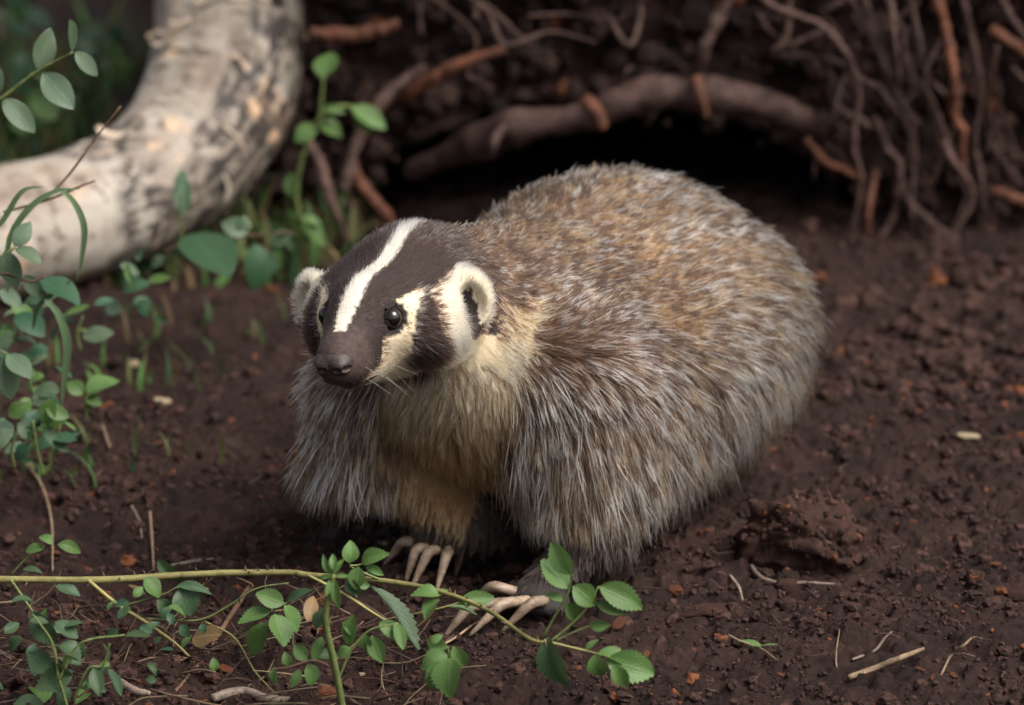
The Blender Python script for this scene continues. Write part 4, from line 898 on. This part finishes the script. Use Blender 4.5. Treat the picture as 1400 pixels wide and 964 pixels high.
# ------------------------------------------------------------------ litter on the soil
chunk_p = at_z(1106, 782, .0)
Vc, Fc = ico(5); Vc = np.sign(Vc) * np.abs(Vc) ** .72; Vc = Vc * (1 + .22 * fbm(Vc * 1.6, 3, 401)[:, None]) ; Vc = Vc * (.052, .036, .036); Vc[:, 0] += .012 * fbm(Vc * 30, 2, 407)
lay = fbm(Vc * (45, 45, 150), 4, 403); Vc = Vc + nrm(Vc) * (.011 * lay + .013 * fbm(Vc * 75, 5, 405) + .004 * fbm(Vc * 300, 3, 409))[:, None]; Vc[:, 2] -= .012 * np.abs(Vc[:, 0]) / .05
o = link('rotten_wood_chunk', mesh_np('rotten_wood_chunk', Vc, None, Fc), M['darkchip']); o.location = chunk_p + np.array((0, .03, .020)); o.rotation_euler = (.1, .12, -.25)
tag(o, 'lump of dark rotten wood on the soil beside the hind leg', 'wood lump')
so = Soup(); I1_ = ico(1)
for k in range(420):
    i_ = rng.integers(len(Vc)); r_ = rng.uniform(.0012, .0042)
    if Vc[i_, 2] < -.005: continue
    so.add(I1_[0] * (1 + .7 * fbm(I1_[0] * 2 + k, 2, 5)[:, None]) * r_ + Vc[i_], I1_[1], np.array((.040, .019, .014)) * rng.uniform(.4, 1.6) if rng.random() > .03 else np.array((.10, .035, .016)))
oc = so.build('clinging_soil', M['crumb'], False); oc.parent = o; oc['kind'] = 'stuff'
def chip_mesh(k, L=2):
    V_, F_ = ico(L); V_ = np.sign(V_) * np.abs(V_) ** .7; V_ = V_ * (1 + .35 * fbm(V_ * 1.6 + k * 9, 3, 420 + k)[:, None]) * (1, .62, .22); return mesh_np('bark_chip', V_, None, F_, False)
CH = [chip_mesh(k) for k in range(8)]; cr = np.random.default_rng(31)
def chip(p, r, mat, label, cat, group=None, name='bark_chip', rot=None, sc=(1, 1, 1)):
    me = CH[cr.integers(8)].copy(); me.materials.append(M[mat]); o = link(name, me); o.location = (p[0], p[1], float(gh(p[0], p[1])[0]) + r * .18); o.scale = (r * sc[0], r * sc[1], r * sc[2])
    o.rotation_euler = rot or (cr.normal(0, .3), cr.normal(0, .3), cr.uniform(0, 6.28)); return tag(o, label, cat, group)
cnt = 0
while cnt < 110:
    x, y = cr.uniform(-.56, .60), cr.uniform(-.47, .80); pxy = project(np.array([[x, y, 0.0]]))[0]
    if not (0 < pxy[0] < 1400 and 330 < pxy[1] < 960) or (430 < pxy[0] < 1150 and 250 < pxy[1] < 740): continue
    r = .0022 * (4.2 ** (cr.random() ** 1.6)) * (1.25 if y > 0 else 1)
    m = ('chip', 'chip', 'darkchip')[cr.integers(3)]
    px_, py_ = pxy
    wh = ('at the foot of the hanging roots' if py_ < 430 and px_ > 700 else 'on open soil between birch log and badger' if px_ < 470 and py_ < 720 else 'under or beside the rose cane' if px_ < 640 else 'around the rotten wood lump' if py_ > 620 and px_ < 1250 else 'on the open soil beyond the rotten wood lump')
    sz = 'larger' if r > .0048 else 'tiny'
    if m == 'chip': chip((x, y), r, m, sz + ' orange brown bark chip ' + wh, 'bark chip', sz + ' orange bark chips ' + wh)
    else: chip((x, y), r * 1.3, m, sz + ' dark brown bark flake ' + wh, 'bark chip', sz + ' dark bark flakes ' + wh)
    cnt += 1
for (a, b, r, m, lab, cat, nm, sc) in [(985, 838, .016, 'darkchip', 'flat reddish slab of rotten bark near the curved grey twig', 'bark piece', 'bark_slab', (1.3, 1, .5)), (945, 842, .012, 'darkchip', 'smaller reddish slab of bark beside the flat rotten slab', 'bark piece', 'bark_slab', (1.2, 1, .5)),
                                  (1075, 805, .011, 'darkchip', 'upright block of brown bark in front of the rotten wood lump', 'bark piece', 'bark_block', (.9, 1, 3.2)), (1325, 603, .009, 'pale', 'pale wood flake on the soil right of the badger', 'wood chip', 'pale_flake', (1.2, .8, .8)), (184, 493, .008, 'pale', 'cream coloured wood chip below the birch log', 'wood chip', 'pale_flake', (.7, 1.2, 2.5)),
                                  (221, 553, .009, 'pale', 'pale lichen flake on the soil left of the badger', 'wood chip', 'pale_flake', (1.1, .9, 1)), (1390, 820, .012, 'darkchip', 'dark square bark block on the soil at the right', 'bark piece', 'bark_block', (1, 1, 2)), (525, 745, .005, 'pale', 'tiny tan chip beside the far paw claws', 'wood chip', 'pale_flake', (1, 1, 1.5)),
                                  (490, 917, .005, 'pale', 'tan wood chip lying beneath the upright rose shoot', 'wood chip', 'pale_flake', (1.2, .8, 1)), (360, 540, .007, 'chip', 'bright orange bark bit on open soil left of the badger', 'bark chip', 'bark_chip', (1.4, .8, 1)), (130, 665, .012, 'chip', 'orange brown bark strip under the dark seedling', 'bark chip', 'bark_chip', (1.6, .6, 1)), (435, 845, .007, 'chip', 'red brown bark bit behind the upright rose shoot', 'bark chip', 'bark_chip', (1, 1, 2))]:
    chip(at_z(a, b, 0.0), r, m, lab, cat, None, nm, (cr.normal(0, .15), cr.normal(0, .15), cr.normal(0, .4)), sc)
def ground_line(pts, r, mat, name, label, cat, group=None, ht=.004):
    P = []
    for i, (a, b) in enumerate(pts):
        p = at_z(a, b, 0.0); p = at_z(a, b, float(gh(p[0], p[1])[0]) + ht); P.append(p)
    o = tube(name, P, [r, r, r * .6], M[mat], None, ns=7, n=max(14, 8 * len(P)), rough=.25, seed=len(bpy.data.objects)); return tag(o, label, cat, group)
for pts, r, m, lab in [([(1023, 764), (1035, 785), (1060, 797), (1100, 797), (1145, 799)], .0021, 'twig', 'curved grey twig lying in front of the rotten wood lump'), ([(998, 787), (1010, 803), (1016, 824)], .0014, 'twig', 'short grey twig standing between the bark slabs and the lump'), ([(1160, 927), (1200, 912), (1235, 898), (1262, 887)], .0026, 'straw', 'straight tan stick lying on the soil at the right'),
                       ([(1165, 902), (1195, 890), (1210, 872), (1219, 864)], .0012, 'twig', 'thin crooked pale rootlet above the tan stick'), ([(1285, 926), (1300, 897), (1318, 882), (1330, 872), (1342, 873)], .0012, 'straw', 'thin forked tan rootlet at the right of the tan stick'), ([(1145, 925), (1143, 895), (1148, 860)], .0008, 'straw', 'hair thin root standing up left of the tan stick'),
                       ([(590, 890), (622, 872), (650, 852), (668, 848)], .0010, 'straw', 'thin pale rootlet curling by the near paw claws'), ([(28, 626), (55, 660), (70, 710), (72, 780)], .0014, 'straw', 'bent dry stalk rising from the soil below the dark seedling'), ([(140, 580), (150, 610), (155, 618)], .0010, 'straw', 'short dry straw on the soil below the pale seedling'),
                       ([(230, 775), (262, 768), (292, 764)], .0017, 'twig', 'grey curved twig behind the rose cane'), ([(180, 692), (190, 712), (194, 736)], .0014, 'twig', 'short grey twig on the soil behind the rose cane'), ([(340, 803), (310, 850), (270, 910), (240, 945)], .0022, 'brownstem', 'dark brown stem slanting under the rose cane'), ([(205, 700), (208, 740), (210, 780)], .0014, 'straw', 'dry upright stem behind the rose cane'),
                       ([(290, 955), (330, 945), (365, 955), (400, 957)], .0040, 'twig', 'thick grey stick half buried under the rose leaves'), ([(160, 930), (185, 945), (205, 948)], .0036, 'twig', 'stubby grey stick near the bluish bramble leaves'), ([(210, 860), (240, 885), (262, 900), (300, 915), (318, 922)], .0010, 'redroot', 'thin red shoot lying under the rose cane'), ([(1190, 395), (1215, 410), (1250, 420)], .0022, 'root', 'dark twig on the soil below the hanging roots'),
                       ([(1385, 260), (1370, 280), (1390, 300)], .003, 'root', 'short root bit at the foot of the bank'), ([(60, 275), (95, 238), (130, 190), (165, 145)], .0012, 'brownstem', 'thin dark dead stem leaning across the birch log'), ([(5, 290), (60, 275), (110, 255), (130, 247)], .0012, 'brownstem', 'thin dead side twig before the birch log')]:
    if 'birch log' in lab and 'stem' in lab or 'side twig' in lab:
        o = tube('dead_twig', [at_y(a, b, .10) for a, b in pts], [r, r, r * .6], M[m], None, ns=6, n=16, rough=.2, seed=3); tag(o, lab, 'twig')
    else: ground_line(pts, r, m, 'twig', lab, 'twig')
sp = plant('tiny_sprig', 'tiny sprig with one bright green leaf on bare soil at the right', 'plant', -.36, [([(996, 868), (1012, 876), (1040, 886), (1062, 902)], .0008, 'straw')], [(O, 'rose', (1042, 884), (1008, 875), {'w': .7, 'u': .6}), ('lance', 'rose', (1040, 884), (1064, 880), {'w': .6})], anchor=(1062, 905))
dl = put_leaf(None, 'oval', 'dead', (262, 872), (302, 866), -.34, 1.3, .5, name='dead_leaf'); tag(dl, 'crumpled tan dead leaf under the rose cane', 'leaf')
dl = put_leaf(None, 'oval', 'dead', (420, 850), (430, 812), -.36, .8, .3, name='dead_leaf'); tag(dl, 'yellowed hanging leaf beside the upright rose shoot', 'leaf')
dl = put_leaf(None, 'oval', 'dead', (175, 800), (200, 812), -.26, .8, .6, name='dead_leaf'); tag(dl, 'tan dead leaf lying behind the rose cane', 'leaf')
def litter(name, label, n, xr, yr, cols, lr, rr_, cat='litter', tilt=.25):
    so = Soup(); g = np.random.default_rng(len(name))
    for k in range(n):
        x, y = g.uniform(*xr), g.uniform(*yr); a = g.uniform(0, 6.28); L = g.uniform(*lr); t = g.normal(0, tilt)
        z = float(gh(x, y)[0]) + .002; d = np.array((math.cos(a), math.sin(a), abs(t))); P = np.array([(x, y, z), (x, y, z) + d * L * .5 + g.normal(0, L * .08, 3), (x, y, z) + d * L + g.normal(0, L * .08, 3)])
        P[:, 2] = np.maximum(P[:, 2], z - .001); V_, Q_, T_ = tube_arrays(spline(P, 6), np.linspace(1, .5, 6) * g.uniform(*rr_), 4)
        so.add(V_, np.vstack([Q_[:, [0, 1, 2]], Q_[:, [0, 2, 3]], T_]), np.array(cols[g.integers(len(cols))]) * g.uniform(.6, 1.3))
    tag(so.build(name, M['herb']), label, cat, kind='stuff')
litter('dry_stem_litter', 'dry stems and rootlets strewn under the rose cane', 330, (-.46, -.05), (-.46, -.16), [(.16, .11, .07), (.09, .06, .045), (.24, .18, .11), (.07, .03, .02)], (.012, .06), (.0003, .0010))
litter('rootlet_litter', 'fine pale rootlets scattered over the soil', 260, (-.5, .6), (-.46, .5), [(.14, .09, .06), (.08, .05, .04), (.20, .14, .10)], (.006, .03), (.00025, .0006))
def herbs():
    so = Soup(); g = np.random.default_rng(77)
    def blade(x, y, L, wd, c):
        a = g.uniform(0, 6.28); lean = g.uniform(.1, .8); z = float(macro(np.array([x]), np.array([y]))[0]); d = np.array((math.cos(a), math.sin(a), 0)); sd = np.array((-math.sin(a), math.cos(a), 0)); V_ = []
        for i in range(5):
            f = i / 4; p = np.array((x, y, z)) + up * L * (f - .45 * lean * f * f) + d * L * lean * f * f; ww = wd * (1 - f ** 2) + .0003; V_ += [p - sd * ww, p + sd * ww]
        F_ = [[2 * i, 2 * i + 1, 2 * i + 3] for i in range(4)] + [[2 * i, 2 * i + 3, 2 * i + 2] for i in range(4)]; so.add(np.array(V_), np.array(F_), c)
    G1 = [(.075, .16, .04), (.10, .20, .055), (.055, .12, .045), (.15, .17, .06), (.15, .10, .05)]
    for k in range(5200):
        x, y = g.uniform(-1.0, -.16), g.uniform(.72, 2.5)
        if vnoise(np.array([[x * 5, y * 4, 0]]), 5)[0] < g.uniform(-.7, .5): continue
        blade(x, y, g.uniform(.015, .09), g.uniform(.0015, .006), np.array(G1[g.integers(5)]) * g.uniform(.5, 1.2))
    for k in range(420):
        x, y = g.uniform(-.55, -.22), g.uniform(.10, .62)
        if vnoise(np.array([[x * 9, y * 7, 0]]), 6)[0] < g.uniform(-.2, .6) or x > -.30 - .25 * (.6 - y) + .18 * g.random(): continue
        blade(x, y, g.uniform(.010, .045), g.uniform(.0008, .003), np.array(G1[g.integers(5)]) * g.uniform(.5, 1.2))
    tag(so.build('grass_and_moss', M['herb']), 'blurred low grass and moss around the birch log', 'grass', kind='stuff')
herbs()
for k, (x, yy, yw, n, lab) in enumerate([(45, 500, .10, 14, 'dense low plant of mixed green leaves under the hanging grass blade'), (20, 600, .0, 10, 'leafy ground plant at the foot of the dark seedling'), (175, 395, .36, 9, 'small faded plant close under the birch log'), (110, 440, .25, 8, 'drooping small plant beside the broad grass blade'), (30, 425, .16, 14, 'leafy plant behind the oval leaf shoot under the birch log'), (75, 560, .06, 10, 'low leafy plant between the dark seedling and the pale seedling')]):
    lv = []
    for j in range(n):
        b = (x + pr.normal(0, 20), yy + pr.normal(0, 20)); a = pr.uniform(0, 6.28); ln = pr.uniform(20, 46); lv.append((('broad', O, 'lance')[j % 3], (Dk, 'rose', Dk, O)[j % 4], b, (b[0] + ln * math.cos(a), b[1] + ln * .8 * math.sin(a)), {'y': yw + pr.normal(0, .02)}))
    plant('ground_plant', lab, 'plant', yw, [([(x, yy + 40), (x - 4, yy + 15), (x + 3, yy - 8)], .0014, 'stem')], lv, anchor=(x, yy + 40))
